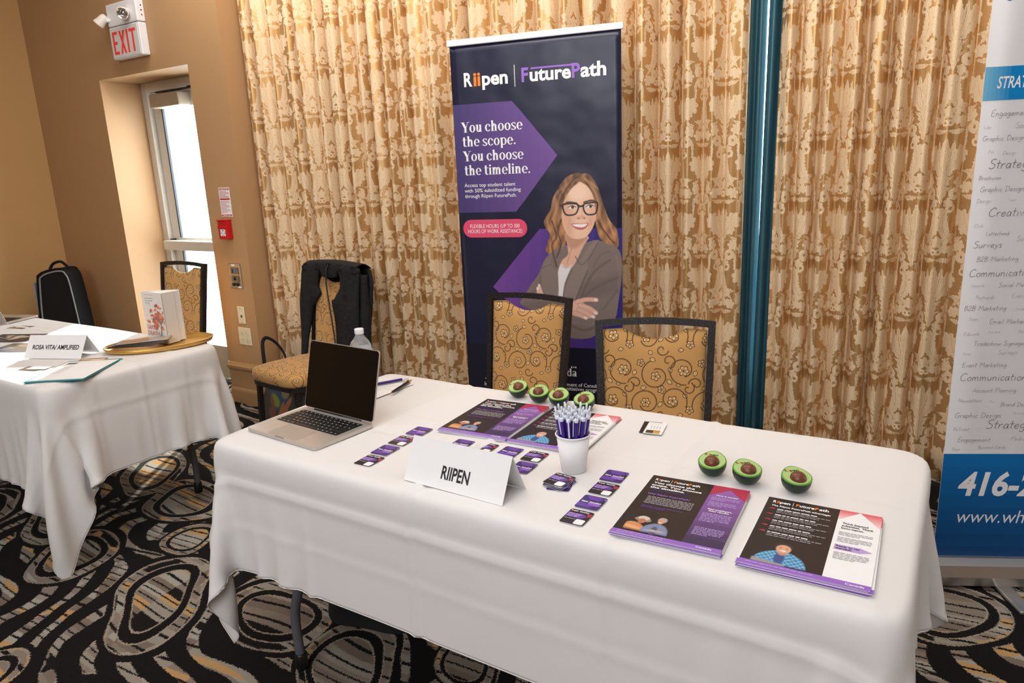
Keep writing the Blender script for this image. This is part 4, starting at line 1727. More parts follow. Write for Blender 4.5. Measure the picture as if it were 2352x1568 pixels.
def laptop(loc, rz, w, d, lid_deg, label, keys=True, flip=False):
    t = empty('laptop', loc, rz, label, 'laptop', 'open laptops')
    bt = .0105
    body = prism('base', rrect(w, d, .011, 5), bt, M_LAP, t, fn=lambda x, y, z: (x, y, .001 + z))
    prism('foot_pad', rrect(w * .8, d * .7, .01, 3), .0012, M_BLACKP, t)
    zt = .001 + bt
    A = Art()
    A.poly(rrect(w * .875, d * .475, .004, 3, 0, d * .155), M_WELL, 1)
    A.build('key_well', body, step_=.0002, z0=zt)
    prism('trackpad', rrect(w * .42, d * .36, .004, 4, 0, -d * .30), .0004, mat('trackpad_grey', S(176, 168, 160), .35, .4, nscale=20), body, fn=lambda x, y, z: (x, y, zt + z))
    kw = w * .875 / 14.6
    kh = d * .475 / 6.05
    ky0 = d * .155 + d * .475 / 2 - kh * .15
    me = None
    for r in range(6):
        n = 14 if r else 14
        widths = {0: [1.0] * 14, 1: [1] * 13 + [1.5], 2: [1.5] + [1] * 13, 3: [1.8] + [1] * 11 + [1.7], 4: [2.3] + [1] * 10 + [2.2], 5: [1, 1, 1, 1.25, 5.1, 1.25, 1, 1, 1, 1]}[r]
        tot = sum(widths)
        x = -w * .875 / 2 + kw * .12
        sc = (w * .875 - kw * .24) / tot
        for wd in widths:
            ww = wd * sc
            ky = ky0 - kh * r - kh * .46
            key = (round(ww, 4))
            o = prism('key', [(x + .0008, ky - kh * .42), (x + ww - .0008, ky - kh * .42), (x + ww - .0008, ky + kh * .42), (x + .0008, ky + kh * .42)], .0012, M_KEY, body, fn=lambda a, b, z: (a, b, zt + .0003 + z))
            if wd < 1.3 and keys:
                cxk, cyk = x + ww * .5, ky
                s_ = kh * .09
                mesh('key_legend', [(cxk - s_, cyk - s_, zt + .0017), (cxk + s_, cyk - s_, zt + .0017), (cxk + s_ * .7, cyk + s_ * 1.3, zt + .0017), (cxk - s_ * .7, cyk + s_ * 1.3, zt + .0017)], [(0, 1, 2, 3)], M_WHITE, o)
            x += ww
    # notch for opening the lid
    box('finger_notch', (0, -d / 2 + .001, zt - .001), (w * .13, .004, .0022), mat('notch_shadow', S(140, 132, 126), .4, .4, nscale=20), body, .0005)
    # lid
    LH = d * .985
    la = math.radians(lid_deg)                  # opening angle from the keyboard

    def lf(x, y, z):                            # y up the lid, z in front of its screen side
        ux, uy = -math.cos(la), math.sin(la)
        return (x, d / 2 - .004 + y * ux * 1.0 + (-z) * math.sin(la), zt + .003 + y * uy - z * math.cos(la))
    lid = prism('lid', rrect(w, LH, .011, 5, 0, LH / 2), .0045, M_LAP, t, fn=lambda x, y, z: lf(x, y, -.0045 + z))
    prism('screen', rrect(w - .004, LH - .004, .010, 5, 0, LH / 2), .0006, M_SCR, lid, fn=lambda x, y, z: lf(x, y, z + .0001))
    tube('hinge', [(-w * .34, d / 2 - .005, zt), (w * .34, d / 2 - .005, zt)], .0035, M_BLACKP, t, 10)
    return t


laptop((-1.572, 1.338, TZ), math.radians(-4.2), .3126, .214, 104, 'open silver laptop with a black screen on the flyer table')

# ---- note sheets and two pens behind the laptop
for k, (x, y, a) in enumerate(((-1.665, 1.735, -2), (-1.660, 1.728, -3.5))):
    o = prism('note_sheet', [(-.075, -.095), (.075, -.095), (.075, .095), (-.075, .095)], .0005, M_PAPER)
    o.location = (x, y, TZ + .0012 * k)
    o.rotation_euler = (0, 0, math.radians(a))
    tag(o, ('lower', 'upper')[k] + ' sheet of pencilled notes behind the laptop', 'paper', 'note sheets')
    if k:
        A = Art()
        r9 = random.Random(9)
        for q in range(14):
            A.words(-.066, .066, .080 - q * .0112, .0012, I_GREY, r9, 1, r9.uniform(.5, 1))
        A.build('pencil_notes', o, z0=.0005)
o = copy_tree(PEN)
d_ = Vector((.030, .054, 0)).normalized()
o.location = (-1.702, 1.712, TZ + .0088)
o.rotation_euler = d_.to_track_quat('Z', 'Y').to_euler()
tag(o, 'purple pen with white button lying on the note sheets', 'pen', 'purple pens')
gp = pen_proto(mat('pen_black', S(26, 24, 26), .3, nscale=30), mat('pen_gold', S(190, 140, 60), .3, .9, nscale=30), mat('pen_gold', S(190, 140, 60)))
d_ = Vector((-.030, .127, 0)).normalized()
gp.location = (-1.566, 1.682, TZ + .0088)
gp.rotation_euler = (d_.to_track_quat('Z', 'Y').to_matrix().to_4x4() @ Matrix.Rotation(PI * .9, 4, 'Z')).to_euler()
tag(gp, 'black and gold pen lying beside the note sheets', 'pen')

# ---- water bottle
M_PET = mat('clear_plastic', (.93, .95, .97, 1), .08, trans=.82, ior=1.2, nscale=None)
bt_ = empty('water_bottle', (-1.690, 1.690, TZ), 0, 'clear plastic water bottle with a white cap behind the laptop', 'bottle')
lathe('bottle_body', [(.0001, .003), (.030, 0), (.036, .004), (.0375, .012)] + [(.0375 + .0012 * math.sin(k * 1.57), .02 + k * .006) for k in range(20)] + [(.0378, .150), (.0360, .160), (.030, .173), (.021, .184), (.0145, .194), (.0128, .200), (.0128, .205)], M_PET, bt_, 32)
lathe('cap', [(.0150, .200), (.0155, .201), (.0155, .2165), (.0148, .218), (.0001, .218)], M_WHITEP, bt_, 32)
lathe('label_band', [(.0385, .108), (.0389, .109), (.0389, .147), (.0385, .148)], mat('label_film', S(224, 220, 216), .4, nscale=30), bt_, 32, cap=False)

# ------------------------------------------------------------------ serif and handwritten lettering, drawn as shapes
def _ring(cx, cy, ro, so, ri, si, a0=0.0, a1=2 * PI, n=22):
    """ring piece between two ellipses (ro, so) and (ri, si)"""
    o = [(cx + ro * math.cos(a0 + (a1 - a0) * i / n), cy + so * math.sin(a0 + (a1 - a0) * i / n)) for i in range(n + 1)]
    q = [(cx + ri * math.cos(a0 + (a1 - a0) * i / n), cy + si * math.sin(a0 + (a1 - a0) * i / n)) for i in range(n + 1)]
    return [[o[i], o[i + 1], q[i + 1], q[i]] for i in range(n)]


def _r(x0, y0, x1, y1): return [[(x0, y0), (x1, y0), (x1, y1), (x0, y1)]]


def serif_glyph(c):
    """bold high-contrast serif letters, x-height .70, capitals 1.0; returns (polygons, advance)"""
    X, T, s, f_ = .70, .17, .035, .05                # x height, stem, hairline, serif overhang

    def stem(x, y0, y1, top=True, bot=True):
        P = _r(x, y0, x + T, y1)
        if bot: P += _r(x - f_, y0, x + T + f_, y0 + s)
        if top: P += [[(x - f_ * 1.4, y1 - .05), (x + .02, y1), (x + .02, y1 - .10)]]
        return P

    def arch(x, w_):                                  # n-arch from stem x to stem x+w_
        return _ring(x + T + (w_ - T) / 2 + .02, X - .25, (w_ - T) / 2 + T - .02, .26, (w_ - T) / 2 - .03, .19, 0, PI) + _r(x + w_, 0, x + w_ + T, X - .24) + _r(x + w_ - f_, 0, x + w_ + T + f_, s)
    bowl = lambda cx, w_: _ring(cx, X / 2, w_, X / 2 + .015, w_ - T * .95, X / 2 - .04)
    if c == ' ': return [], .24
    if c == '.': return [[(.12 + .085 * math.cos(a), .08 + .085 * math.sin(a)) for a in np.linspace(0, 2 * PI, 14)[:-1]]], .26
    if c == 'o': return bowl(.31, .28), .62
    if c == 'c': return _ring(.31, X / 2, .28, X / 2 + .015, .12, X / 2 - .04, .62, 2 * PI - .62) + [[(.47 + .07 * math.cos(a), .52 + .08 * math.sin(a)) for a in np.linspace(0, 2 * PI, 12)[:-1]]], .57
    if c == 'e': return _ring(.31, X / 2, .28, X / 2 + .015, .12, X / 2 - .04, 0, 2 * PI - .75) + _r(.14, X / 2 - .015, .57, X / 2 + .02), .60
    if c == 'h': return stem(.08, 0, 1.02) + arch(.08, .30), .66
    if c == 'n': return stem(.08, 0, X) + arch(.08, .30), .66
    if c == 'm': return stem(.08, 0, X) + arch(.08, .29) + arch(.37, .29), .95
    if c == 'u': return _r(.08, .25, .08 + T, X) + _r(.02, X - s, .10, X) + _ring(.265, .25, .185, .26, .05, .19, PI, 2 * PI) + stem(.37, 0, X, True, True), .64
    if c == 'l': return stem(.08, 0, 1.02), .33
    if c == 'i': return stem(.08, 0, X) + [[(.165 + .095 * math.cos(a), .90 + .095 * math.sin(a)) for a in np.linspace(0, 2 * PI, 14)[:-1]]], .33
    if c == 't': return _r(.11, .13, .11 + T, .92) + _ring(.29, .16, .18, .17, .01, .12, PI, 2 * PI - .5) + _r(.02, X - .05, .42, X), .45
    if c == 'p': return stem(.08, -.30, X) + _ring(.36, X / 2, .27, X / 2 + .015, .12, X / 2 - .04), .66
    if c == 'a': return _r(.33, 0, .33 + T, .50) + _ring(.26, .47, .235, .24, .09, .185, .1, PI - .4) + _ring(.22, .19, .19, .20, .055, .14) + _r(.45, 0, .58, s), .58
    if c == 'd': return _r(.40, 0, .40 + T, 1.02) + _r(.32, .985, .45, 1.02) + _r(.5, 0, .64, s) + _ring(.29, X / 2, .26, X / 2 + .015, .11, X / 2 - .04), .66
    if c == 'C': return _ring(.42, .5, .40, .52, .22, .475, .55, 2 * PI - .55) + _r(.70, .66, .74, 1.0), .84
    if c == 's': return _ring(.25, .52, .22, .19, .09, .14, .35, PI + .5) + _ring(.25, .185, .235, .20, .09, .145, -PI * .85, .65) + [[(.06, .50), (.22, .46), (.44, .25), (.42, .14), (.30, .20), (.10, .40)]] + _r(.42, .50, .45, .70) + _r(.03, 0, .06, .20), .50
    if c == 'Y': return [[(.0, 1.0), (.24, 1.0), (.46, .52), (.46, .40), (.28, .40)]] + _r(.28, 0, .28 + T + .02, .46) + [[(.40, .44), (.62, 1.0), (.66, 1.0), (.44, .42)]] + _r(-.05, 1 - s, .32, 1.0) + _r(.52, 1 - s, .80, 1.0) + _r(.19, 0, .56, s), .74
    return [], .4


def serif(s_, x, y, h, m, parent, fn, width, off=.0009, name='lettering'):
    polys, cx = [], 0.0
    for ch in s_:
        P, adv = serif_glyph(ch)
        polys += [[(cx + a, b) for a, b in q] for q in P]
        cx += adv
    kx = width / cx
    V, F = [], []
    for q in polys:
        b0 = len(V)
        V += [fn(x + a * kx, y + b * h, off) for a, b in q]
        F.append(tuple(range(b0, b0 + len(q))))
    return mesh(name, V, F, m, parent)


HAND = {
    'A': (.75, ['0,0 .38,1 .7,0', '.15,.38 .58,.40']), 'B': (.7, ['.08,0 .1,1', '.05,.98 .5,.92 .55,.7 .12,.54 .6,.4 .58,.1 .05,0']), 'C': (.8, ['.72,.82 .5,1 .2,.8 .06,.45 .2,.08 .5,.02 .75,.16']),
    'D': (.8, ['.08,0 .1,.98', '.0,.98 .5,.9 .74,.5 .5,.1 .0,.0']), 'E': (.65, ['.6,.98 .1,.95 .08,.03 .6,.05', '.1,.52 .5,.54']), 'F': (.6, ['.6,.98 .1,.95 .06,0', '.08,.5 .45,.52']),
    'G': (.85, ['.74,.86 .45,1 .14,.75 .08,.3 .3,.02 .66,.12 .72,.42', '.45,.42 .82,.44']), 'L': (.6, ['.1,1 .06,.03 .6,.05']), 'M': (.95, ['.02,0 .16,.98 .44,.35 .74,.98 .88,0']),
    'N': (.8, ['.05,0 .1,.97 .62,.05 .68,1']), 'P': (.68, ['.08,0 .1,1', '.05,.98 .52,.95 .58,.66 .1,.48']), 'R': (.72, ['.08,0 .1,1', '.05,.98 .52,.94 .55,.66 .1,.5 .65,0']),
    'S': (.65, ['.6,.88 .35,1 .1,.8 .2,.58 .52,.42 .5,.1 .2,.0 .0,.12']), 'T': (.7, ['.0,.95 .7,.98', '.36,.97 .32,0']), '2': (.6, ['.06,.8 .3,1 .5,.78 .3,.42 .04,.03 .56,.05']),
    'a': (.55, ['.44,.46 .2,.5 .05,.25 .16,.02 .38,.14 .46,.48 .44,.1 .54,.03']), 'b': (.55, ['.08,1 .06,.05 .3,.0 .48,.24 .32,.46 .08,.32']), 'c': (.46, ['.42,.42 .2,.5 .05,.25 .18,.02 .42,.1']),
    'd': (.58, ['.44,.42 .2,.48 .05,.24 .18,.02 .4,.16 .48,1 .46,.08 .54,.02']), 'e': (.5, ['.08,.24 .42,.3 .34,.48 .12,.42 .06,.18 .22,.0 .46,.1']), 'f': (.4, ['.42,.94 .26,.98 .18,.7 .16,-.05', '.02,.48 .38,.5']),
    'g': (.55, ['.44,.44 .18,.5 .06,.26 .2,.06 .42,.2 .46,.46 .44,-.2 .24,-.36 .04,-.22']), 'h': (.55, ['.08,1 .06,0', '.08,.3 .28,.5 .42,.36 .44,0']), 'i': (.26, ['.12,.48 .1,.04 .2,.02', '.12,.70 .14,.74']),
    'j': (.3, ['.2,.48 .16,-.25 .0,-.3', '.2,.7 .22,.74']), 'k': (.5, ['.08,1 .06,0', '.42,.5 .08,.22 .46,.0']), 'l': (.26, ['.12,1 .08,.06 .2,.02']), 'm': (.82, ['.06,.48 .05,0', '.06,.32 .24,.5 .34,.34 .34,0', '.34,.3 .54,.5 .66,.34 .68,0']),
    'n': (.55, ['.06,.48 .05,0', '.06,.3 .28,.5 .42,.34 .44,0']), 'o': (.52, ['.3,.49 .08,.36 .08,.1 .28,.0 .46,.16 .42,.42 .26,.5']), 'p': (.55, ['.08,.48 .04,-.36', '.08,.36 .3,.5 .48,.28 .3,.04 .08,.1']),
    'r': (.42, ['.06,.48 .06,0', '.06,.28 .22,.48 .4,.46']), 's': (.44, ['.4,.44 .2,.5 .1,.36 .34,.2 .3,.02 .04,.04']), 't': (.4, ['.2,.86 .16,.06 .32,.02', '.0,.52 .4,.56']), 'u': (.55, ['.06,.48 .08,.1 .24,.0 .42,.18 .44,.48 .44,.02']),
    'v': (.48, ['.04,.48 .2,.02 .44,.5']), 'w': (.72, ['.04,.48 .16,.02 .34,.36 .48,.02 .68,.5']), 'y': (.5, ['.04,.48 .22,.08', '.46,.5 .24,.05 .06,-.34']), ' ': (.42, []),
}


def hand(s_, x, y, width, m, parent, fn, off=.0008, th=.052):
    segs, cx = [], 0.0
    for ch in s_:
        adv, st = HAND.get(ch, (.4, []))
        for q in st:
            pts = [tuple(float(v) for v in p.split(',')) for p in q.split()]
            if len(pts) > 3:
                pts = [tuple(p) for p in catmull(pts, 3)]
            segs.append([(cx + a + b * .16, b) for a, b in pts])
        cx += adv + .06
    k = width / cx
    V, F = [], []
    for pts in segs:
        n = len(pts)
        b0 = len(V)
        for i, p in enumerate(pts):
            a, c = pts[max(0, i - 1)], pts[min(n - 1, i + 1)]
            dx, dy = c[0] - a[0], c[1] - a[1]
            ln = math.hypot(dx, dy) or 1
            nx, ny = -dy / ln * th / 2, dx / ln * th / 2
            V.append(fn(x + (p[0] + nx) * k, y + (p[1] + ny) * k, off))
            V.append(fn(x + (p[0] - nx) * k, y + (p[1] - ny) * k, off))
        for i in range(n - 1):
            F.append((b0 + 2 * i, b0 + 2 * i + 1, b0 + 2 * i + 3, b0 + 2 * i + 2))
    return mesh('lettering', V, F, m, parent)


# ------------------------------------------------------------------ portrait on the navy banner (painted at the points of a fine grid)
def paint_portrait(px, py):
    """colours over the poster portrait; px, py in a 1157 x 1568 layout, y down"""
    R = np.random.RandomState(3)
    c = np.zeros(px.shape + (3,))
    a = np.zeros(px.shape)
    xx, yy = px, py

    def put(mask, col, soft=8.0, alpha=True, k=1.0):
        nonlocal c, a
        m = np.clip(mask / soft + .5, 0, 1) * k
        col = rgb(*col) if isinstance(col, tuple) else col
        c = c * (1 - m[..., None]) + col * m[..., None]
        if alpha:
            a = np.maximum(a, m)

    def sdpoly(pts):
        """signed distance, positive inside"""
        P = np.array([tuple(p) for p in catmull(pts, 5, True)])
        d = np.full(px.shape, 1e9)
        ins = np.zeros(px.shape, bool)
        n = len(P)
        for i in range(n):
            ax, ay = P[i]
            bx, by = P[(i + 1) % n]
            ex, ey = bx - ax, by - ay
            wx, wy = xx - ax, yy - ay
            t = np.clip((wx * ex + wy * ey) / (ex * ex + ey * ey + 1e-9), 0, 1)
            d = np.minimum(d, (wx - ex * t) ** 2 + (wy - ey * t) ** 2)
            cr = (ay > yy) != (by > yy)
            ins ^= cr & (xx < (bx - ax) * (yy - ay) / (by - ay + 1e-9) + ax)
        return np.sqrt(d) * np.where(ins, 1, -1)

    def stroke(pts, w_, col, k=1.0, soft=4.0):
        P = np.array([tuple(p) for p in catmull(pts, 5)])
        d = np.full(px.shape, 1e9)
        for i in range(len(P) - 1):
            ax, ay = P[i]
            ex, ey = P[i + 1] - P[i]
            wx, wy = xx - ax, yy - ay
            t = np.clip((wx * ex + wy * ey) / (ex * ex + ey * ey + 1e-9), 0, 1)
            d = np.minimum(d, (wx - ex * t) ** 2 + (wy - ey * t) ** 2)
        put(w_ / 2 - np.sqrt(d), col, soft, False, k)

    def el(cx, cy, rx, ry, an=0.0):
        ca, sa = math.cos(an), math.sin(an)
        dx, dy = xx - cx, yy - cy
        return (1 - np.sqrt(((dx * ca + dy * sa) / rx) ** 2 + ((dy * ca - dx * sa) / ry) ** 2)) * min(rx, ry)
    # hair behind
    hl = sdpoly([(760, 38), (650, 62), (575, 150), (525, 240), (505, 330), (452, 420), (460, 480), (500, 540), (480, 610), (462, 680), (500, 720), (530, 770), (560, 850), (600, 780), (640, 620), (660, 300), (760, 130)])
    hr = sdpoly([(740, 60), (820, 45), (880, 110), (925, 210), (960, 320), (1000, 420), (1060, 500), (1080, 590), (1072, 660), (1010, 640), (930, 590), (890, 480), (880, 330), (860, 200), (780, 120)])
    strand = np.sin(xx * .055 + 2.4 * np.sin(yy * .012) + yy * .012) * .5 + np.sin(xx * .12 - yy * .02 + 3 * np.sin(yy * .017)) * .3
    hairc = rgb(120, 84, 58)[None, None] * (1 + .42 * strand[..., None]) + np.clip((yy - 200) / 900, 0, .35)[..., None] * rgb(120, 80, 40)
    put(hl, hairc)
    put(hr, hairc)
    # jacket body and arms
    jk = sdpoly([(620, 640), (520, 690), (450, 760), (400, 880), (340, 960), (290, 1040), (250, 1100), (238, 1160), (420, 1240), (620, 1300), (655, 1440), (860, 1440), (960, 1330), (1060, 1270), (1090, 1100), (1112, 900), (1110, 760), (1080, 670), (1000, 630), (900, 590), (800, 610)])
    put(jk, (124, 108, 104))
    put(np.minimum(jk, 40 - np.abs(yy - 1010 + .35 * (xx - 900)) * .5), (108, 93, 90), 30, False, .7)
    # long folds of the sleeves
    for pts, w_, col, k in (([(1010, 760), (880, 860), (800, 1010), (760, 1130)], 16, (96, 82, 80), .8), ([(1100, 900), (980, 950), (860, 1020), (800, 1080)], 16, (98, 84, 82), .8), ([(1000, 690), (930, 720), (870, 820)], 10, (104, 90, 87), .8),
                            ([(1085, 1000), (1010, 1110), (960, 1180)], 16, (104, 90, 88), .8), ([(660, 1320), (800, 1370), (940, 1310)], 20, (100, 86, 86), .8), ([(700, 1300), (820, 1320), (900, 1300)], 12, (140, 124, 120), .6), ([(420, 900), (400, 1000), (330, 1060)], 12, (104, 90, 88), .8), ([(1060, 720), (1090, 860), (1080, 1000)], 18, (140, 124, 120), .5)):
        stroke(pts, w_, col, k, 14)
    # neck, chest, shirt
    put(sdpoly([(640, 520), (660, 700), (610, 760), (590, 820), (690, 830), (790, 640), (830, 560)]), (222, 174, 148))
    put(sdpoly([(640, 540), (655, 640), (720, 660), (800, 600), (820, 560)]), (176, 124, 100), 30, False, .6)
    stroke([(690, 660), (670, 720), (650, 790)], 10, (190, 138, 112), .7, 8)
    put(sdpoly([(596, 796), (566, 900), (566, 1090), (608, 1090), (630, 960), (690, 806), (640, 830)]), (228, 224, 224))
    stroke([(596, 806), (640, 832), (688, 812)], 7, (196, 190, 192), .9)
    # lapels
    put(sdpoly([(905, 590), (840, 640), (760, 760), (690, 860), (620, 1090), (720, 1110), (780, 960), (825, 850), (830, 740), (910, 610)]), (136, 120, 114))
    stroke([(720, 730), (770, 800), (838, 745), (912, 605)], 6, (92, 78, 76), 1.0)
    stroke([(825, 850), (780, 960), (722, 1108)], 9, (88, 74, 74), .9)
    stroke([(690, 850), (640, 960), (612, 1090)], 6, (100, 86, 84), .8)
    put(sdpoly([(520, 720), (500, 790), (560, 870), (572, 900), (566, 1090), (460, 1060), (430, 860)]), (130, 114, 108))
    stroke([(430, 830), (510, 800)], 6, (98, 84, 82), .9)
    # face
    face = sdpoly([(758, 112), (680, 160), (628, 250), (604, 360), (612, 460), (650, 540), (700, 578), (770, 580), (830, 550), (880, 460), (892, 340), (868, 230), (820, 150)])
    put(face, (238, 196, 168))
    put(np.minimum(face, el(640, 430, 60, 190)), (206, 154, 124), 60, False, .6)
    put(np.minimum(face, el(868, 420, 40, 150)), (216, 164, 134), 40, False, .6)
    put(el(735, 200, 80, 60), (248, 216, 194), 50, False, .6)
    put(el(650, 440, 34, 44), (232, 170, 146), 30, False, .6)
    put(el(845, 440, 30, 40), (234, 174, 150), 30, False, .6)
    # hair over the forehead sides
    put(sdpoly([(750, 110), (690, 160), (640, 230), (612, 300), (600, 380), (596, 480), (560, 520), (540, 300), (620, 150), (700, 70), (770, 60)]), hairc)
    put(sdpoly([(760, 105), (820, 150), (862, 220), (885, 330), (900, 420), (930, 430), (930, 250), (880, 130), (800, 70)]), hairc)
    for x0, w_, k in ((560, 12, .5), (620, 8, .5), (520, 14, .5)):
        stroke([(720, 90), (x0 + 40, 200), (x0, 340), (x0 - 40, 440), (x0 + 20, 540), (x0 - 20, 660)], w_, (196, 150, 108), k, 14)
    for x0, w_, k in ((930, 12, .6), (990, 12, .6)):
        stroke([(800, 90), (x0 - 40, 220), (x0 - 10, 380), (x0 + 20, 480), (x0 + 60, 600)], w_, (206, 160, 112), k, 14)
    for pts in ([(600, 420), (570, 520), (600, 620), (560, 740)], [(520, 430), (560, 560), (520, 640), (560, 820)], [(905, 430), (960, 520), (1040, 620)], [(740, 70), (660, 140), (600, 260)]):
        stroke(pts, 12, (66, 42, 32), .8, 10)
    # brows, eyes, glasses
    stroke([(632, 292), (660, 276), (728, 286)], 15, (92, 62, 48), .95, 6)
    stroke([(792, 280), (850, 266), (884, 276)], 15, (92, 62, 48), .95, 6)
    for cx, cy in ((690, 318), (840, 314)):
        put(el(cx, cy, 32, 13), (240, 230, 226), 5, False)
        put(el(cx + 6, cy, 13, 13), (84, 88, 92), 4, False)
        put(el(cx + 6, cy, 6, 6), (20, 18, 20), 3, False)
        stroke([(cx - 34, cy + 3), (cx, cy - 14), (cx + 34, cy)], 6, (60, 40, 36), .9, 4)

    def frame(pts): stroke(pts + [pts[0]], 12, (30, 26, 32), 1.0, 4)
    frame([(612, 304), (626, 290), (700, 288), (742, 300), (740, 340), (715, 376), (650, 382), (622, 350)])
    frame([(784, 304), (800, 292), (870, 282), (902, 290), (896, 350), (876, 378), (820, 380), (792, 350)])
    stroke([(742, 306), (762, 312), (786, 306)], 15, (30, 26, 32), 1.0, 4)
    stroke([(590, 304), (615, 302)], 14, (60, 34, 36), 1.0, 4)
    # nose and mouth
    stroke([(768, 330), (775, 380), (790, 404)], 8, (214, 160, 132), .8, 8)
    put(el(768, 402, 44, 16), (222, 164, 138), 12, False, .8)
    put(el(744, 412, 10, 5), (150, 96, 80), 4, False, .9)
    put(el(794, 412, 9, 5), (150, 96, 80), 4, False, .9)
    put(sdpoly([(686, 458), (730, 452), (768, 456), (826, 450), (810, 490), (770, 506), (722, 496)]), (196, 98, 96), 5, False)
    put(sdpoly([(694, 462), (732, 458), (768, 460), (818, 456), (800, 478), (768, 486), (726, 480)]), (250, 246, 242), 4, False)
    for x in (716, 738, 760, 782, 802):
        stroke([(x, 460), (x, 482)], 3, (206, 196, 192), .7, 3)
    stroke([(672, 420), (668, 450), (684, 474)], 7, (204, 148, 122), .7, 8)
    stroke([(842, 420), (846, 450), (832, 474)], 7, (204, 148, 122), .7, 8)
    # hands
    skin, dark, nail = (224, 178, 158), (176, 128, 112), (240, 222, 220)
    put(sdpoly([(690, 1130), (740, 1110), (820, 1150), (880, 1200), (860, 1260), (780, 1260), (700, 1240), (676, 1190)]), skin)
    for pts, w_ in (([(740, 1120), (820, 1100), (900, 1102)], 36), ([(760, 1150), (840, 1175), (900, 1216)], 36), ([(750, 1190), (820, 1220), (878, 1250)], 34), ([(720, 1220), (770, 1245), (816, 1262)], 30)):
        stroke(pts, w_ + 5, dark, .8, 5)
        stroke(pts, w_ - 2, skin, 1.0, 5)
        put(el(pts[-1][0] - 6, pts[-1][1], 17, 12, .4), nail, 4, False)
    for pts in ([(405, 985), (430, 1060), (455, 1090)], [(392, 1010), (402, 1070), (420, 1100)]):
        stroke(pts, 26, skin, 1.0, 5)
        put(el(pts[0][0], pts[0][1], 9, 14), nail, 4, False)
    return c, a


# ------------------------------------------------------------------ roll-up banners
def rollup(name, loc, rz, w, z_top, label, cat='banner', base_d=.10):
    t = empty(name, loc, rz, label, cat, 'roll-up banner stands')
    prof = [(-base_d * .55, .0), (base_d * .45, .0), (base_d * .5, .02), (base_d * .42, .06), (base_d * .15, .082), (-base_d * .2, .086), (-base_d * .5, .072), (-base_d * .62, .035)]
    b = prism('base_cassette', prof, w + .03, M_ALU, t, fn=lambda x, y, d: (d - .015, x, y + .012))
    for x in (-.019, w + .015):
        prism('end_cap', [(p[0] * 1.05, p[1] * 1.04) for p in prof], .004, mat('cap_grey', S(122, 120, 120), .4, .5, nscale=40), b, fn=lambda p, q, d, x=x: (x + d, p, q + .010))
    for x in (w * .25, w * .75):
        box('foot', (x, -.02, .006), (.05, .36, .012), M_ALU, t, .004)
    tube('support_pole', [(w / 2, .035, .05), (w / 2, .035, z_top)], .010, M_ALU, t, 12)
    box('top_rail', (w / 2, 0, z_top + .012), (w + .022, .018, .030), M_WHITEP, t, .004)
    return t


BW, BZ = .845, 2.058
A0 = math.atan2(.188, .826)
ban = rollup('banner_stand', (-2.212, 3.0, 0), A0, BW, BZ, 'navy roll-up banner with a smiling woman in glasses behind the chairs')
I_BNAVY = mat('banner_navy', S(26, 29, 56), .34, spec=.6, nscale=2.5, namt=.10, bscale=3.0, bdist=.03)
pn = mesh('banner_panel', *(lambda V, F: (V, F))(*subgrid(lambda u, v: (u * BW, .004 * math.sin(v * 9 + u * 2) * max(0, v - .6) + 0.0, .085 + v * (BZ - .085)), 24, 60)), I_BNAVY, ban, True)
md = pn.modifiers.new('thickness', 'SOLIDIFY')
md.thickness = .0006


def bwave(x, z):
    v = (z - .085) / (BZ - .085)
    return .004 * math.sin(v * 9 + x / BW * 2) * max(0, v - .6)


BF = lambda x, z, d: (x, bwave(x, z) - .0006 - d, z)
A = Art()
rp1 = ramp_mat('banner_arrow', S(70, 58, 112), S(112, 78, 150), 12)
n_ = 12
for i in range(n_):                              # arrow-shaped purple field, left to right
    for (ya, yb_) in ((0, 1),):
        x0, x1 = .001 + (.533 - .001) * i / n_, .001 + (.533 - .001) * (i + 1) / n_
        hx = lambda x: 1.0 if x <= .315 else max(0.0, (.533 - x) / (.533 - .315))
        zc = 1.521
        zs = np.linspace(-1, 1, 13)
        for q in range(12):
            A.poly([(x0, zc + .264 * hx(x0) * zs[q]), (x1, zc + .264 * hx(x1) * zs[q]), (x1, zc + .264 * hx(x1) * zs[q + 1]), (x0, zc + .264 * hx(x0) * zs[q + 1])], rp1[i], 1)
A.build('arrow_print', pn, BF)
A = Art()
rp2 = ramp_mat('banner_chevron', S(112, 70, 150), S(44, 36, 120), 10)
def chev(x):                                     # lower purple field: left edge slopes
    if x < .432: zt = .875 + (x - .169) / (.432 - .169) * (1.172 - .875)
    else: zt = 1.170
    zb = .875 - (x - .169) * .95
    return max(zb, .566), zt
for i in range(10):
    x0, x1 = .169 + (.8445 - .169) * i / 10, .169 + (.8445 - .169) * (i + 1) / 10
    xs_ = [x0] + ([.432] if x0 < .432 < x1 else []) + [x1]
    pts = [(x, chev(x)[0]) for x in xs_] + [(x, chev(x)[1]) for x in reversed(xs_)]
    A.poly(pts, rp2[i], 1)
A.build('chevron_print', pn, BF)
A = Art()
A.poly(rrect(.347, .0905, .045, 8, .1935, 1.1755), I_PINK, 1)
A.build('pill_print', pn, BF)
A = Art()
A.rect(.001, .086, .8445, .566, I_NAVY, 3)
A.build('footer_print', pn, BF)
A = Art()
A.rect(.3295, 1.848, .3325, 1.948, M_WHITE, 1)
A.build('divider_print', pn, BF)
A = Art()
A.rect(.412, 1.9205, .615, 1.9285, I_PURP2, 2)
A.poly([(.612, 1.9165), (.612, 1.9325), (.622, 1.9245)], I_PURP2, 2)
A.build('arrow_bar_print', pn, BF)
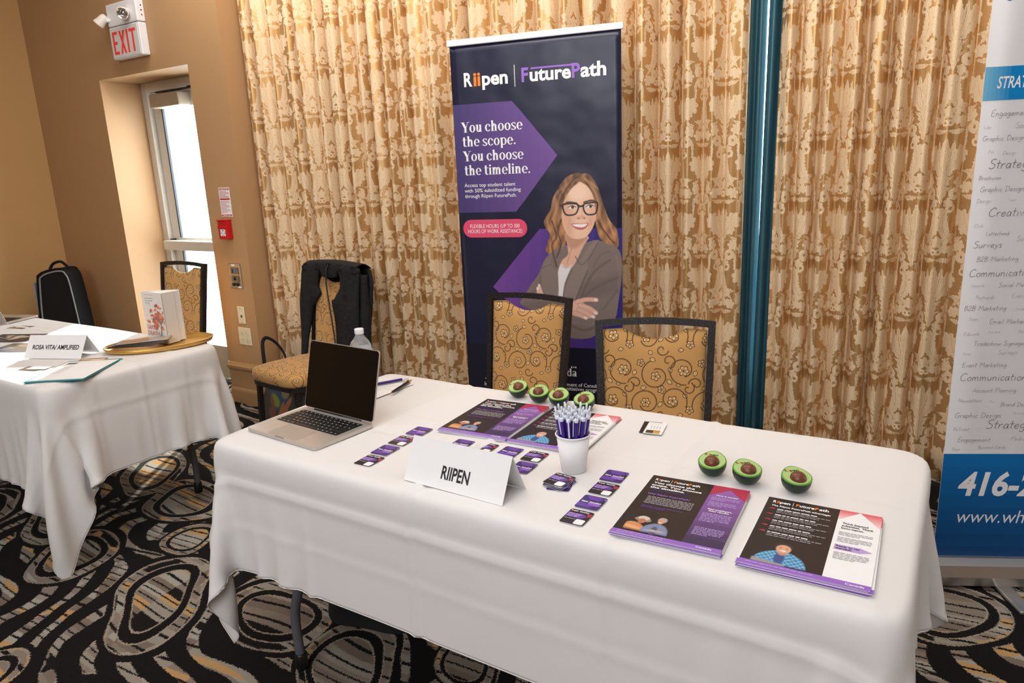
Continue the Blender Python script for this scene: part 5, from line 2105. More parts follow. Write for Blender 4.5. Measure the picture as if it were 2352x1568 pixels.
for s_, x, wd, m in (('R', .068, .044, M_WHITE), ('ii', .1185, .036, I_ORANGE), ('pen', .163, .133, M_WHITE), ('F', .366, .034, I_PURP2), ('uture', .407, .202, M_WHITE), ('P', .613, .040, I_PURP2), ('ath', .655, .121, M_WHITE)):
    text(s_, x, 1.868, .060 if s_ not in ('uture',) else .058, m, pn, BF, width=wd, bold=.03, off=.0010, res=4)
for s_, z, wd, x in (('You choose', 1.651, .322, .041), ('the scope.', 1.583, .285, .041), ('You choose', 1.512, .320, .043), ('the timeline.', 1.443, .352, .044)):
    serif(s_, x, z, .049, M_WHITE, pn, BF, wd, off=.0010)
for s_, z, wd in (('Access top student talent', 1.385, .274), ('with 50% subsidized funding', 1.358, .301), ('through Riipen FuturePath.', 1.331, .278)):
    text(s_, .040, z, .0175, M_WHITE, pn, BF, width=wd, bold=.004, off=.0010)
text('FLEXIBLE HOURS (UP TO 300', .0595, 1.1785, .0185, M_WHITE, pn, BF, width=.268, bold=.002, off=.0010)
text('HOURS OF WORK ASSISTANCE)', .0475, 1.1525, .0185, M_WHITE, pn, BF, width=.293, bold=.002, off=.0010)
serif('Canada', .436, .415, .040, M_WHITE, pn, BF, .172, off=.0014)
A = Art()
A.rect(.578, .459, .5835, .468, M_WHITE, 1)
A.rect(.5995, .459, .605, .468, M_WHITE, 1)
A.poly([(.5865, .4625), (.5895, .4635), (.5915, .468), (.5935, .4635), (.5965, .4625), (.5935, .461), (.592, .459), (.591, .459), (.5895, .461)], M_WHITE, 1)
A.build('flag_mark', pn, lambda x, z, d: BF(x, z, d + .0012))
text('T', .098, .358, .020, M_WHITE, pn, BF, bold=.004, off=.0014)
text('In', .094, .336, .020, M_WHITE, pn, BF, bold=.004, off=.0014)
text('rnment of Canada', .531, .3605, .0185, M_WHITE, pn, BF, width=.188, bold=.004, off=.0014)
text(') Initiatives program', .528, .338, .0185, M_WHITE, pn, BF, width=.214, bold=.004, off=.0014)
# the portrait
nx, ny = 250, 350
gx_ = np.linspace(225, 1118, nx)
gy_ = np.linspace(30, 1530, ny)
PX_, PY_ = np.meshgrid(gx_, gy_)
cl_, al_ = paint_portrait(PX_, PY_)
lin = np.where(cl_ <= .04045, cl_ / 12.92, ((np.maximum(cl_, 0) + .055) / 1.055) ** 2.4)
cols = np.concatenate([lin.reshape(-1, 3), np.ones((nx * ny, 1))], 1)
sx_ = .0005984 * PX_ - 1.42e-5 * PY_ + .1913
sz_ = 1.4570 - .0005807 * PY_
V = [BF(min(float(a), .8445), float(b), .0007) for a, b in zip(sx_.ravel(), sz_.ravel())]
ok = al_ > .5
idx = np.arange(nx * ny).reshape(ny, nx)
kp = ok[:-1, :-1] & ok[1:, 1:] & ok[1:, :-1] & ok[:-1, 1:]
F = np.stack([idx[:-1, :-1], idx[1:, :-1], idx[1:, 1:], idx[:-1, 1:]], -1)[kp].tolist()
mesh('printed_portrait', V, F, make_vcol('banner_photo', .36), pn, False, None, None, cols)

# second banner: white and blue, runs out of frame
th2 = math.radians(26)
W2, Z2 = .85, 2.10
ban2 = rollup('banner_stand', (.010, 2.648, 0), th2, W2, Z2, 'white and blue roll-up banner with handwritten marketing words, cut by the frame')
M_BWHITE = mat('banner_white', S(226, 224, 226), .4, nscale=3, namt=.03, bscale=3.0, bdist=.01)
p2 = mesh('banner_panel', *subgrid(lambda u, v: (u * W2, 0, .08 + v * (Z2 - .08)), 10, 30), M_BWHITE, ban2, True)
md = p2.modifiers.new('thickness', 'SOLIDIFY')
md.thickness = .0006
B2 = lambda x, z, d: (x, -.0006 - d, z)
I_BLUE = mat('banner_blue', S(0, 132, 200), .36, nscale=3, namt=.05)
rpb = ramp_mat('banner_deep_blue', S(6, 108, 176), S(4, 66, 122), 8)
A = Art()
for i in range(6):
    t = i / 6
    A.rect(.0 + .012 * i, 1.604, .0 + .012 * (i + 1), 1.699, mat('banner_band_%d' % i, tuple(S(120, 190, 226)[k] * (1 - t) + S(0, 132, 200)[k] * t for k in range(3)) + (1,), .36, nscale=3, namt=.03), 1)
A.rect(.072, 1.604, W2, 1.699, I_BLUE, 1)
A.build('header_print', p2, B2)
A = Art()
for i in range(8):
    z1_, z0_ = .474 - (.474 - .082) * i / 8, .474 - (.474 - .082) * (i + 1) / 8
    A.rect(0, z0_, W2, z1_, rpb[i], 1)
A.build('footer_print', p2, B2)
A = Art()
A.poly([(.046 + .012 * math.cos(a), 1.890 + .012 * math.sin(a)) for a in np.linspace(0, 2 * PI, 18)[:-1]], I_BLUE, 1)
A.build('dot_print', p2, B2)
text('STRAT', .037, 1.638, .032, M_WHITE, p2, B2, width=.086, bold=.016, shear=.2, off=.0008)
M_INKG = mat('ink_warm_grey', S(112, 106, 108), .6, nscale=30)
M_INKL = mat('ink_light_grey', S(156, 150, 152), .6, nscale=30)
WORDS = [('Engagement', .029, 1.558, .110), ('Like', .013, 1.523, .020), ('Social', .102, 1.522, .05), ('Graphic Design', .012, 1.487, .122), ('Pin', .033, 1.45, .017), ('Design', .075, 1.445, .038), ('Strategy', .039, 1.405, .128), ('Brochures', .014, 1.372, .064), ('Graphic Design', .021, 1.336, .128), ('Design', .015, 1.303, .043), ('Tweet', .105, 1.306, .025), ('Creative', .053, 1.260, .120),
         ('Click', .015, 1.228, .028), ('Letterhead', .053, 1.202, .068), ('So', .144, 1.182, .022), ('Surveys', .020, 1.164, .085), ('B2B Marketing', .034, 1.121, .123), ('Communications', .016, 1.073, .205), ('Favorite', .027, 1.040, .039), ('Social Media', .108, 1.038, .098), ('Postcards', .044, 1.001, .057), ('Event', .151, 1.003, .040), ('B2B Marketing', .013, .964, .127), ('Twitter', .166, .963, .03),
         ('Skype', .030, .932, .029), ('Email Marketing', .094, .920, .130), ('Educate', .021, .882, .048), ('Forward', .094, .889, .035), ('Ne', .184, .888, .017), ('Tradeshow Signage', .053, .848, .152), ('Email', .025, .817, .025), ('Surveys', .131, .818, .058), ('Event Marketing', .026, .776, .136), ('Communication', .023, .730, .205), ('Account Planning', .068, .690, .133), ('Newsletters', .027, .656, .071), ('Pin', .124, .654, .012),
         ('Brand Design', .158, .641, .100), ('Graphic Design', .020, .602, .144), ('Favorite', .200, .614, .036), ('ReTweet', .021, .557, .050), ('Strategy', .122, .564, .140), ('Engagement', .038, .517, .103), ('Media', .203, .522, .045), ('Skype', .022, .487, .027), ('Business Cards', .105, .493, .086)]
for s_, x, z, wd in WORDS:
    hand(s_, x, z, wd, M_INKL if wd < .06 else M_INKG, p2, B2, th=.058)
text('416-2', .056, .325, .080, M_WHITE, p2, B2, width=.245, bold=.03, shear=.18, off=.0008)
text('www.whi', .064, .222, .047, M_WHITE, p2, B2, width=.232, bold=-.004, shear=.18, off=.0008)

# ------------------------------------------------------------------ left table goods
tent('ROSA VITA/ AMPLIFIED', (-3.325, 1.505, TZ), math.radians(22), .285, .092, .115, .0200, 'white folded name sign reading ROSA VITA/ AMPLIFIED', (-.112, .042, .232))
laptop((-4.60, 1.80, TZ), math.radians(200), .30, .21, 112, 'silver laptop at the far left table edge, seen from behind its lid', keys=False)

M_GOLD = mat('gold_tray_lacquer', S(214, 168, 88), .28, .55, nscale=20, namt=.06)
tr = empty('oval_tray', (-3.055, 1.800, TZ), math.radians(58), 'oval gold tray under the book and pamphlets', 'tray')
n = 56
V, F = [], []
tprof = [(0.001, .003), (.90, .003), (.965, .010), (1.0, .020), (1.01, .020), (.975, .004), (.9, .0), (.001, .0)]
for r, z in tprof:
    for k in range(n):
        a = 2 * PI * k / n
        V.append((.225 * r * math.cos(a), .145 * r * math.sin(a), z))
for i in range(len(tprof) - 1):
    for k in range(n):
        F.append((i * n + k, i * n + (k + 1) % n, (i + 1) * n + (k + 1) % n, (i + 1) * n + k))
mesh('tray_dish', V, F, M_GOLD, tr, True)
V, F = tube_data([(.2265 * math.cos(a), .146 * math.sin(a), .0205) for a in np.linspace(0, 2 * PI, 57)[:-1]], .0022, 8, True, False)
mesh('rolled_rim', V, F, M_GOLD, tr, True)

# book standing open a little on the tray
bk = empty('book', (-3.045, 1.850, TZ + .0065), math.radians(0), 'white hardback book with an orange tree on its cover, standing on the tray', 'book')
BH = .235
M_COVER = mat('book_cover', S(228, 222, 216), .5, nscale=20, namt=.02)
pa = Vector((-.085, -.040))                       # outer edge of the front cover
hg = Vector((.0, -.075))                          # spine, towards the camera
pb_ = Vector((.065, .03))
def slab(name, a, b, t, h, m, par, z=0.0):
    d = (b - a).normalized()
    nn = Vector((-d.y, d.x)) * t
    Q = [a, b, b + nn, a + nn]
    return mesh(name, [(q.x, q.y, z) for q in Q] + [(q.x, q.y, z + h) for q in Q], [(3, 2, 1, 0), (4, 5, 6, 7), (0, 1, 5, 4), (1, 2, 6, 5), (2, 3, 7, 6), (3, 0, 4, 7)], m, par), d
fc, dcv = slab('front_cover', Vector((-.130, -.033)), Vector((.020, -.030)), .003, BH, M_COVER, bk)
pgs = [(-.126, -.028), (.017, -.0255), (.012, .030), (.002, .068), (-.030, .066)]
prism('page_block', pgs, BH - .008, M_PAPER, bk, fn=lambda x, y, d: (x, y, .004 + d))
slab('dust_flap', Vector((.022, -.026)), Vector((.016, .034)), .0008, BH - .002, M_COVER, bk, .001)
slab('back_cover', Vector((.004, .071)), Vector((-.128, -.018)), -.003, BH, M_COVER, bk)
def cvf(x, y, d):                                 # on the cover: x from its outer edge
    p = Vector((-.130, -.033)) + dcv * x
    nrm = Vector((dcv.y, -dcv.x))
    return (p.x + nrm.x * d, p.y + nrm.y * d, y)
CWID = .148
def paint_tree(X, Y):
    p = Paint(X, (228, 222, 216))
    rs = np.random.RandomState(4)
    h = np.zeros_like(X)
    for _ in range(70):
        cx, cy = .62 + rs.normal(0, .19), .58 + rs.normal(0, .17)
        r = rs.uniform(.035, .095)
        m = ell(X, Y, cx, cy, r, r * .7)
        col = [(206, 98, 52), (180, 74, 44), (222, 126, 66), (158, 62, 46)][rs.randint(4)]
        p.put(m, col, .3)
    for _ in range(60):
        cx, cy = rs.uniform(.0, .45), rs.uniform(.45, 1.0)
        p.put(ell(X, Y, cx, cy, .014, .010), (206, 110, 80), .5)
    tr_ = .028 * (1.2 - Y) - np.abs(X - .74 - .06 * np.sin(Y * 5))
    p.put(np.where(Y < .55, tr_ * 40, -1), (66, 52, 52), .5)
    for s_, y0 in ((-1, .30), (1, .38), (-1, .42), (1, .28)):
        q = .010 - np.abs((X - .76) * 1.0 - s_ * (Y - y0) * .8)
        p.put(np.where((Y > y0) & (Y < .62), q * 60, -1), (82, 56, 50), .5)
    return p.c, p.a
photo_grid('printed_tree', CWID, .155, 60, 70, paint_tree, fc, lambda x, y, d: cvf(x, y + .030, d), .0006)
M_INKR = mat('ink_terracotta', S(196, 106, 92), .5, nscale=30)
text('The', .014, .090, .014, M_INKR, fc, cvf, width=.024, bold=.006, off=.0011)
text('GOOD', .012, .062, .020, M_INKR, fc, cvf, width=.072, bold=.006, off=.0011)
text('DEATH', .012, .034, .020, M_INKR, fc, cvf, width=.086, bold=.006, off=.0011)
A = Art()
r7 = random.Random(7)
A.words(.012, .10, .014, .006, M_INKR, r7, 1)
for q in range(3):
    A.words(.022, .088, .205 - q * .011, .0032, I_GREY, r7, 1, (1, .95, .6)[q])
A.rect(.02, .222, .085, .2232, M_INKR, 1)
A.build('printed_lines', fc, lambda x, y, d: cvf(x, y, d + .0004))

# pamphlets fanned on the tray
M_PAMPH = mat('pamphlet_grey', S(120, 112, 106), .4, nscale=25, namt=.4)
for k in range(9):
    o = prism('pamphlet', [(-.105, -.048), (.105, -.048), (.105, .048), (-.105, .048)], .0012, M_PAMPH if k % 2 == 0 else M_INK)
    A = Art()
    A.rect(-.104, -.047, .104, .047, (mat('pamphlet_pale', S(176, 168, 160), .4, nscale=30, namt=.3), M_PAMPH)[k % 2], 1)
    A.build('artwork_print', o, z0=.0012)
    A = Art()
    A.rect(-.095, -.03, .02, .03, mat('pamphlet_tan', S(170, 132, 96), .4, nscale=40, namt=.5), 2)
    A.build('picture_print', o, z0=.0012)
    o.location = (-3.098 + .005 * k, 1.700 + .004 * k, TZ + .0225 + .0024 * k)
    o.rotation_euler = (0, math.radians(-1.0), math.radians(30 + 2.2 * k))
    tag(o, 'dark glossy pamphlet on top of the fan on the gold tray' if k == 8 else 'dark glossy pamphlet inside the fan on the gold tray', 'pamphlet', 'pamphlets fanned on the tray')

# clipboard with forms
M_TEAL = mat('teal_plastic', S(16, 130, 136), .35, nscale=30)
cbx = empty('clipboard', (-2.985, 1.390, TZ), math.radians(35), 'teal clipboard holding white forms with a gold wire clip', 'clipboard')
prism('board', rrect(.228, .318, .008, 4), .003, M_TEAL, cbx)
for k in range(3):
    o = prism('form_sheet', [(-.106 + .001 * k, -.140), (.106 + .001 * k, -.140), (.106, .138), (-.106, .138)], .0006, M_PAPER, cbx, fn=lambda x, y, d, k=k: (x + .001 * k, y - .006 + .002 * k, .0034 + .0008 * k + d))
A = Art()
r8 = random.Random(8)
A.rect(-.085, .085, -.045, .112, mat('ink_photo_grey', S(112, 110, 112), .5, nscale=60, namt=.3), 1)
for q in range(7):
    A.words(-.085, -.02, .055 - q * .018, .0022, I_GREY, r8, 1, .8)
A.build('printed_lines', o, z0=.0058)
V, F = tube_data([(-.055, .150, .009), (-.055, .128, .010), (-.05, .122, .0105), (.05, .122, .0105), (.055, .128, .010), (.055, .150, .009), (.03, .156, .009), (.0, .150, .010), (-.03, .156, .009)], .0016, 8, True, False)
mesh('wire_clip', V, F, mat('gold_wire', S(212, 160, 90), .25, .9, nscale=20), cbx, True)

# photo prints and cards
def prints(X, Y):
    return None
PH = [('photo_print', (-3.985, 1.590), 24, .26, .17, ((60, 50, 44), (196, 186, 176), (64, 78, 150)), 'glossy photo print with a blue patch between left laptop and name sign'),
      ('photo_print', (-3.700, 1.505), 24, .23, .16, ((122, 110, 98), (160, 148, 132), (170, 190, 226)), 'photo print with a pale blue border behind the left name sign'),
      ('photo_print', (-4.250, 1.745), 14, .12, .07, ((110, 86, 74), (196, 120, 96), (190, 206, 120)), 'small colourful print beside the left laptop'),
      ('photo_print', (-3.820, 1.325), 20, .12, .08, ((110, 90, 80), (150, 80, 60), (140, 96, 80)), 'small brown print at the left frame edge below the others')]
for i, (nm, (x, y), a, w_, h_, cs, lab) in enumerate(PH):
    o = prism(nm, [(-w_ / 2, -h_ / 2), (w_ / 2, -h_ / 2), (w_ / 2, h_ / 2), (-w_ / 2, h_ / 2)], .0006, mat('print_edge_%d' % i, S(*cs[2 if i == 1 else 0]), .35, nscale=20))
    def pf(X, Y, cs=cs, i=i):
        p = Paint(X, cs[0])
        p.a[:] = 1
        rs = np.random.RandomState(i)
        for _ in range(9):
            p.put(ell(X, Y, rs.uniform(.1, .9), rs.uniform(.3, .9), rs.uniform(.06, .2), rs.uniform(.05, .14), rs.uniform(0, 3)), cs[1], .4)
        for _ in range(2):
            p.put(ell(X, Y, rs.uniform(.1, .5), rs.uniform(.1, .4), .16, .10, .2), cs[2], .4)
        return p.c, p.a
    photo_grid('printed_photo', w_ * .94, h_ * .94, 34, 24, pf, o, lambda px_, py_, d, w_=w_, h_=h_: (px_ - w_ * .47, py_ - h_ * .47, d), .0009)
    o.location = (x, y, TZ)
    o.rotation_euler = (0, 0, math.radians(a))
    tag(o, lab, 'print', 'photo prints on the left table')
for k, (x, y, a) in enumerate(((-3.245, 1.305, 28), (-3.20, 1.325, 18), (-3.175, 1.345, 24))):
    o = prism('business_card', [(-.044, -.0255), (.044, -.0255), (.044, .0255), (-.044, .0255)], .0005, (M_PAPER, M_STEEL, M_PAPER)[k])
    o.location = (x, y, TZ + .0014 * k)
    o.rotation_euler = (0, 0, math.radians(a))
    tag(o, ('lowest', 'grey middle', 'topmost white')[k] + ' card of the loose cards left of the clipboard', 'card', 'loose cards by the clipboard')

# ------------------------------------------------------------------ bags, jacket
M_PIPE = mat('grey_piping', S(150, 150, 152), .5, nscale=40)
bag = empty('travel_bag', (-5.60, 2.58, 0), math.radians(24), 'black soft bag with grey piping standing in the wall corner', 'bag')
bo = [(-.16, .0), (.25, .0), (.235, .35), (.16, .78), (.12, .875), (.07, .90), (-.05, .89), (-.15, .86), (-.175, .80), (-.19, .45)]
bo = [(x * .82, y) for x, y in catmull(bo, 4, True)]
prism('bag_body', bo, .13, M_BLACKF, bag, fn=lambda x, y, d: (x, d - .08 + .10 * y, max(0, y)))
fo = [(.9 * x + .01, .965 * y + .012) for x, y in bo]
V, F = tube_data([(x, -.084 + .10 * y, max(.012, y)) for x, y in fo], .006, 8, True, False)
mesh('piping', V, F, M_PIPE, bag, True)
V, F = tube_data([(x * 1.0, -.081 + .10 * y, max(.012, y)) for x, y in bo], .004, 6, True, False)
mesh('edge_binding', V, F, M_BLACKF, bag, True)
box('side_strap', (-.168, .02, .42), (.012, .07, .76), M_PIPE, bag, .004)
tube('carry_handle', catmull([(-.06, .04, .88), (-.02, .04, .93), (.05, .04, .945), (.10, .04, .90)], 5), .010, M_BLACKF, bag, 8)

# jacket hung over the back of the chair by the curtain
jl = chairs[2][0]
jk = empty('jacket', jl, math.radians(chairs[2][1]), 'black zipped jacket hung over the back of the curtain-side chair', 'jacket')
TLj = math.radians(9)
def bj(x, h, d):
    return (x, .195 + h * math.sin(TLj) - d * math.cos(TLj), .42 + h * math.cos(TLj) + d * math.sin(TLj))
M_JK = mat('black_jersey', S(14, 14, 17), .85, nscale=40, namt=.2, bscale=26, bdist=.012)
def panel(name, outline, d0, t, wob=.006, par=jk):
    o2 = [tuple(p) for p in catmull(outline, 4, True)]
    bm = bmesh.new()
    f0 = bm.faces.new([bm.verts.new((x, y, 0)) for x, y in o2])
    bmesh.ops.triangulate(bm, faces=[f0])
    bmesh.ops.subdivide_edges(bm, edges=bm.edges[:], cuts=2, use_grid_fill=True)
    r = bmesh.ops.extrude_face_region(bm, geom=bm.faces[:])
    for v in [g for g in r['geom'] if isinstance(g, bmesh.types.BMVert)]:
        v.co.z = t
    for v in bm.verts:
        x, y, z = v.co
        dd = d0 + z + wob * math.sin(x * 60 + y * 9) + wob * .6 * math.sin(x * 25 - y * 14)
        v.co = bj(x, y, dd)
    return bm_obj(name, bm, M_JK, par, True)
panel('left_front', [(-.232, .555), (-.085, .560), (-.102, .50), (-.108, .44), (-.088, .40), (-.12, .35), (-.16, .28), (-.178, .15), (-.185, .02), (-.235, -.02), (-.245, .2), (-.24, .42)], .052, .016)
panel('right_front', [(.232, .545), (.075, .560), (.098, .50), (.10, .44), (.068, .38), (.035, .36), (.07, .25), (.10, .12), (.125, .0), (.20, -.03), (.262, -.02), (.258, .2), (.25, .42)], .052, .016)
panel('back_panel', [(-.225, .555), (.225, .55), (.24, .2), (.23, .02), (-.23, .02), (-.235, .25)], -.042, .016)
panel('shoulder_yoke', [(-.232, .560), (-.10, .576), (.08, .578), (.232, .558), (.228, .52), (.09, .535), (.055, .50), (-.05, .497), (-.085, .53), (-.228, .52)], .046, .022, .003)
V, F = subgrid(lambda u, v: bj(-.230 + .46 * u, .556 + .022 * math.sin(PI * v) + .012 * math.sin(PI * u), -.040 + .105 * v), 20, 6)
tp = mesh('shoulder_top', V, F, M_JK, jk, True)
md = tp.modifiers.new('thickness', 'SOLIDIFY')
md.thickness = .006
tube('sleeve', [bj(x, h, d) for x, h, d in catmull([(.215, .52, .01), (.236, .36, .005), (.246, .18, .0), (.244, .0, .0), (.235, -.10, .0)], 5)], [.030] * 6 + [.036] * 8 + [.030] * 7, M_JK, jk, 12)
tube('drawstring', [bj(x, h, d) for x, h, d in catmull([(-.01, .58, .05), (-.008, .54, .075), (.0, .45, .078), (.04, .32, .080), (.09, .15, .080), (.125, .02, .078)], 5)], .0045, M_BLACKP, jk, 8)

# tote bag under that chair, printed with hands holding a globe
tote = empty('tote_bag', (-3.285, 2.635, 0), math.radians(-4), 'printed tote bag with hands around a globe under the jacket chair', 'bag')
to = [(-.21, 0), (.20, 0), (.195, .20), (.15, .335), (.0, .350), (-.08, .32), (-.14, .22)]
M_TOTE = mat('tote_grey', S(70, 66, 62), .6, nscale=12, namt=.3)
prism('bag_body', to, .12, M_TOTE, tote, fn=lambda x, y, d: (x, d - .06 + .05 * y, y))
def paint_tote(X, Y):
    p = Paint(X, (74, 68, 62))
    p.put(np.where((X + .28 * np.maximum(0, .62 - Y) < 2), 1.0, -1) * np.minimum(np.minimum(X - .14 - .16 * Y, .96 - X - .06 * Y), 1.0) * 30, (70, 66, 64), .5)
    p.put(np.minimum(.30 - Y, p.a - .5), (36, 40, 50), .1)
    p.put(ell(X, Y, .55, .70, .20, .30), (58, 88, 128), .1)
    p.put(ell(X, Y, .47, .62, .10, .14, .5), (142, 160, 60), .2)
    p.put(ell(X, Y, .54, .92, .10, .08), (150, 158, 60), .3)
    p.put(ell(X, Y, .72, .82, .10, .16, -.4), (166, 152, 128), .2)
    for cx, cy, rx, ry, an in ((.40, .50, .055, .26, .15), (.58, .40, .06, .28, -.35), (.72, .55, .05, .26, -.6), (.36, .36, .08, .14, .1), (.55, .28, .08, .16, -.2), (.68, .40, .08, .13, -.5)):
        p.put(ell(X, Y, cx, cy, rx, ry, an), (190, 124, 84) if cx > .5 else (136, 84, 68), .25)
    return p.c, p.a
photo_grid('printed_globe', .40, .34, 60, 50, paint_tote, tote, lambda x, y, d: (x - .205, -.062 - d + .05 * (y + .004), y + .004), .0012)
tube('handle', catmull([(-.20, .03, .28), (-.25, .06, .40), (-.30, .10, .50), (-.27, .12, .525), (-.20, .14, .48), (-.13, .13, .40), (-.08, .05, .31)], 5), .011, M_BLACKF, tote, 8, flat=.3)

# black bag on the floor under the flyer table
bb_ = empty('tote_bag', (-1.60, 1.58, 0), math.radians(14), 'black bag slumped on the carpet under the flyer table', 'bag')
V, F = subgrid(lambda u, v: ((.21 - .06 * v + .015 * math.sin(6 * PI * u * .5)) * math.cos(2 * PI * u) * (1 - .35 * v ** 3), (.13 - .03 * v + .012 * math.sin(5 * u * 6.28)) * math.sin(2 * PI * u) * (1 - .45 * v ** 2), .002 + v * (.31 + .03 * math.sin(2 * PI * u * 2))), 36, 10)
mesh('bag_body', V + [], F + [tuple(range(36))], M_BLACKF, bb_, True)
tube('handle', catmull([(-.10, -.04, .30), (-.13, -.12, .25), (-.06, -.15, .14), (.05, -.15, .15), (.10, -.11, .25), (.08, -.04, .31)], 5), .009, M_BLACKF, bb_, 8)

# ------------------------------------------------------------------ fittings on the door wall
WF = lambda x, z, d: (x, YD - d, z)
# exit sign with twin emergency heads
ex = empty('exit_sign', (-4.665, YD, 2.265), 0, 'white EXIT sign box with two emergency lamp heads above the door', 'sign')
def eb(name, x0, x1, d0, d1, z0, z1, m, par=ex, bev=.006):
    return box(name, ((x0 + x1) / 2 + 4.665, -(d0 + d1) / 2, (z0 + z1) / 2 - 2.265), (x1 - x0, d1 - d0, z1 - z0), m, par, bev)
eb('sign_box', -4.83, -4.50, 0.0, .055, 2.268, 2.462, M_WHITEP)
eb('battery_box', -4.83, -4.50, 0.0, .056, 2.466, 2.600, M_WHITEP)
pl = eb('face_plate', -4.822, -4.515, .0545, .058, 2.275, 2.455, mat('sign_face', S(214, 214, 216), .4, nscale=20, namt=.02), bev=.001)
EF = lambda x, z, d: (x + 4.665, -.058 - d, z - 2.265)
# block capitals
def bar_poly(pts): return pts
A = Art()
x0, h, b_ = -4.800, .138, .020
zb = 2.294
def L_E(x, w_):
    A.rect(x, zb, x + b_, zb + h, M_REDLIT)
    for z in (zb, zb + h / 2 - b_ * .45, zb + h - b_ * .9):
        A.rect(x + b_, z, x + w_ - (.010 if z == zb + h / 2 - b_ * .45 else 0), z + b_ * .9, M_REDLIT)
L_E(x0, .058)
xx0 = x0 + .074
A.poly([(xx0, zb), (xx0 + .021, zb), (xx0 + .066, zb + h), (xx0 + .045, zb + h)], M_REDLIT)
A.poly([(xx0 + .045, zb), (xx0 + .066, zb), (xx0 + .021, zb + h), (xx0, zb + h)], M_REDLIT, 1.2)
A.rect(x0 + .156, zb, x0 + .156 + b_, zb + h, M_REDLIT)
A.rect(x0 + .190, zb + h - b_ * .95, x0 + .262, zb + h, M_REDLIT)
A.rect(x0 + .216, zb, x0 + .216 + b_, zb + h - b_ * .95, M_REDLIT)
A.build('exit_letters', pl, EF)
M_LENS = mat('lamp_reflector', S(214, 214, 218), .12, .95, nscale=60)
for hx, hz, dirv in ((-4.850, 2.505, (-.55, -.45, -.70)), (-4.585, 2.520, (.55, -.75, -.35))):
    hd = empty('lamp_head', (0, 0, 0))
    hd.parent = ex
    d = Vector(dirv).normalized()
    hd.location = (hx + 4.665, -.085, hz - 2.265)
    hd.rotation_euler = d.to_track_quat('Z', 'Y').to_euler()
    lathe('lamp_shell', [(.001, -.045), (.018, -.043), (.026, -.03), (.030, .0), (.036, .022), (.038, .030), (.033, .030)], mat('cream_plastic', S(236, 226, 218), .4, nscale=20, namt=.02), hd, 24, cap=False)
    lathe('lamp_lens', [(.033, .029), (.020, .018), (.006, .012), (.004, .022), (.001, .024)], M_LENS, hd, 24, cap=False)
    st = tube('lamp_arm', [(hx + 4.665, -.056, hz - 2.265), (hx + 4.665, -.085, hz - 2.265)] if hx > -4.8 else [(-4.80 + 4.665, -.05, hz - 2.265), (hx + 4.665, -.085, hz - 2.265)], .011, M_WHITEP, ex, 12)
for k in range(3):
    eb('indicator', -4.502, -4.499, .018, .026, 2.50 + .028 * k, 2.508 + .028 * k, M_RED if k == 0 else M_INK, bev=0)
o = tube('arm_knob', [(-4.83 + 4.665, -.06, .24), (-4.85 + 4.665, -.075, .24)], .014, M_WHITEP, ex, 12)

def plate(name, x0, x1, z0, z1, t, m, label, cat, bev=.003, group=None):
    o = empty(name, ((x0 + x1) / 2, YD, z0), 0, label, cat, group)
    box('plate_body', (0, -t / 2, (z1 - z0) / 2), (x1 - x0, t, z1 - z0), m, o, bev)
    return o, (lambda x, z, d: (x - (x0 + x1) / 2, -t - d, z - z0))

# fire notice
o, fn = plate('fire_notice', -4.004, -3.899, 1.246, 1.428, .002, M_WHITE, 'white and red fire instruction notice above the alarm station', 'notice', .0005)
A = Art()
r5 = random.Random(6)
for z0, z1 in ((1.412, 1.424), (1.352, 1.361), (1.250, 1.262)):
    A.rect(-4.000, z0, -3.903, z1, M_RED)
for k in range(6): A.words(-3.998, -3.906, 1.402 - .0075 * k, .0032, I_RED, r5, 1, 1 if k % 3 else .7)
for k in range(9): A.words(-3.998, -3.906, 1.342 - .0085 * k, .0030, I_RED, r5, 1, (.9, 1, .6)[k % 3])
A.build('printed_lines', o, fn)
text('IN CASE OF FIRE', -3.9515, 1.4145, .0075, M_WHITE, o, fn, width=.082, bold=.03, align='C', off=.0008)
text('REMAIN CALM', -3.9515, 1.2525, .0075, M_WHITE, o, fn, width=.076, bold=.03, align='C', off=.0008)
# alarm pull station
o, fn = plate('fire_alarm_station', -4.012, -3.918, 1.108, 1.226, .038, M_RED, 'red fire alarm pull station on the door wall', 'alarm', .006)
A = Art()
A.rect(-3.990, 1.130, -3.940, 1.172, M_WHITE, 1)
A.poly([(-3.965, 1.170), (-3.971, 1.164), (-3.965, 1.158), (-3.959, 1.164)], M_INK, 2)
for x in (-3.986, -3.952): A.rect(x, 1.146, x + .010, 1.150, M_INK, 2)
A.rect(-3.974, 1.134, -3.952, 1.137, M_INK, 2)
A.build('printed_card', o, fn)
box('pull_handle', (0, -.041, .076), (.078, .012, .014), M_RED, o, .003)
box('hood', (0, -.022, .119), (.098, .044, .006), M_RED, o, .002)
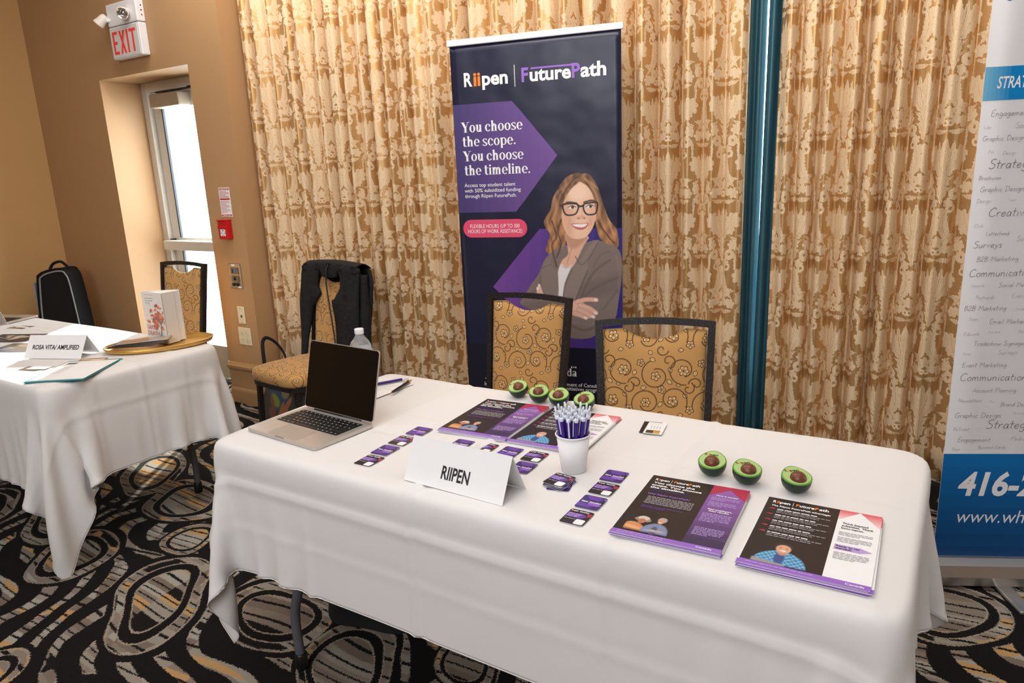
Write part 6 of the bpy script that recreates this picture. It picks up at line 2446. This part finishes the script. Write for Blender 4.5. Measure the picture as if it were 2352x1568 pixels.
# audio-video plate
o, fn = plate('connector_plate', -4.008, -3.886, .790, .952, .006, M_STEEL, 'stainless audio-video connector plate on the door wall', 'wall plate')
M_PANELG = mat('panel_grey', S(112, 104, 96), .4, .5, nscale=30)
box('connector_module', (.004, -.008, .115), (.072, .006, .042), M_PANELG, o, .001)
box('connector_module', (.004, -.008, .064), (.072, .006, .040), M_PANELG, o, .001)
box('hdmi_port', (-.014, -.0115, .115), (.012, .003, .026), M_BLACKP, o, .001)
box('usb_port', (.012, -.0115, .115), (.013, .003, .028), mat('usb_blue', S(60, 110, 180), .4, nscale=30), o, .001)
for x, z in ((.004, .066), (-.016, .028), (.022, .028)):
    tube('round_socket', [(x, -.006, z), (x, -.016, z)], .011, M_BLACKP, o, 16)
A = Art()
A.rect(-3.972, .936, -3.938, .947, M_WHITE)
A.rect(-3.926, .794, -3.900, .805, M_WHITE)
A.build('paper_tag', o, fn)
for x in (-.052, .052):
    for z in (.012, .08, .150):
        tube('screw', [(x, -.006, z), (x, -.008, z)], .003, M_ALU, o, 10)
# data switch plate
o, fn = plate('jack_plate', -3.974, -3.903, .556, .672, .006, M_IVORY, 'ivory single jack plate between connector plate and outlet', 'wall plate', .004)
box('jack_socket', (.004, -.0075, .052), (.014, .004, .016), M_BLACKP, o, .001)
box('jack_frame', (.0, -.0066, .054), (.026, .002, .030), M_IVORY, o, .001)
for z in (.012, .104):
    tube('screw', [(0, -.006, z), (0, -.0078, z)], .003, M_ALU, o, 10)
# quad outlet
o, fn = plate('outlet_plate', -3.992, -3.868, .414, .532, .006, M_IVORY, 'ivory double outlet plate low on the door wall', 'outlet', .004)
for x in (-.024, .024):
    for z in (.036, .082):
        r = prism('receptacle', [(x + .017 * math.cos(a), z + max(-.013, min(.013, .017 * math.sin(a)))) for a in np.linspace(0, 2 * PI, 25)[:-1]], .002, M_IVORY, o, fn=lambda a, b, d: (a, -.006 - d, b))
        A = Art()
        for dx in (-.006, .006): A.rect(x + dx - .001, z, x + dx + .001, z + .008, M_INK)
        A.rect(x - .002, z - .009, x + .002, z - .005, M_INK)
        A.build('slot', r, lambda a, b, d: (a, -.008 - d, b))
# painted access plate near the corner
plate('access_plate', -5.98, -5.77, .36, .60, .006, mat('plate_tan', S(160, 128, 90), .45, nscale=10), 'tan painted access plate low on the wall by the black bag', 'wall plate')
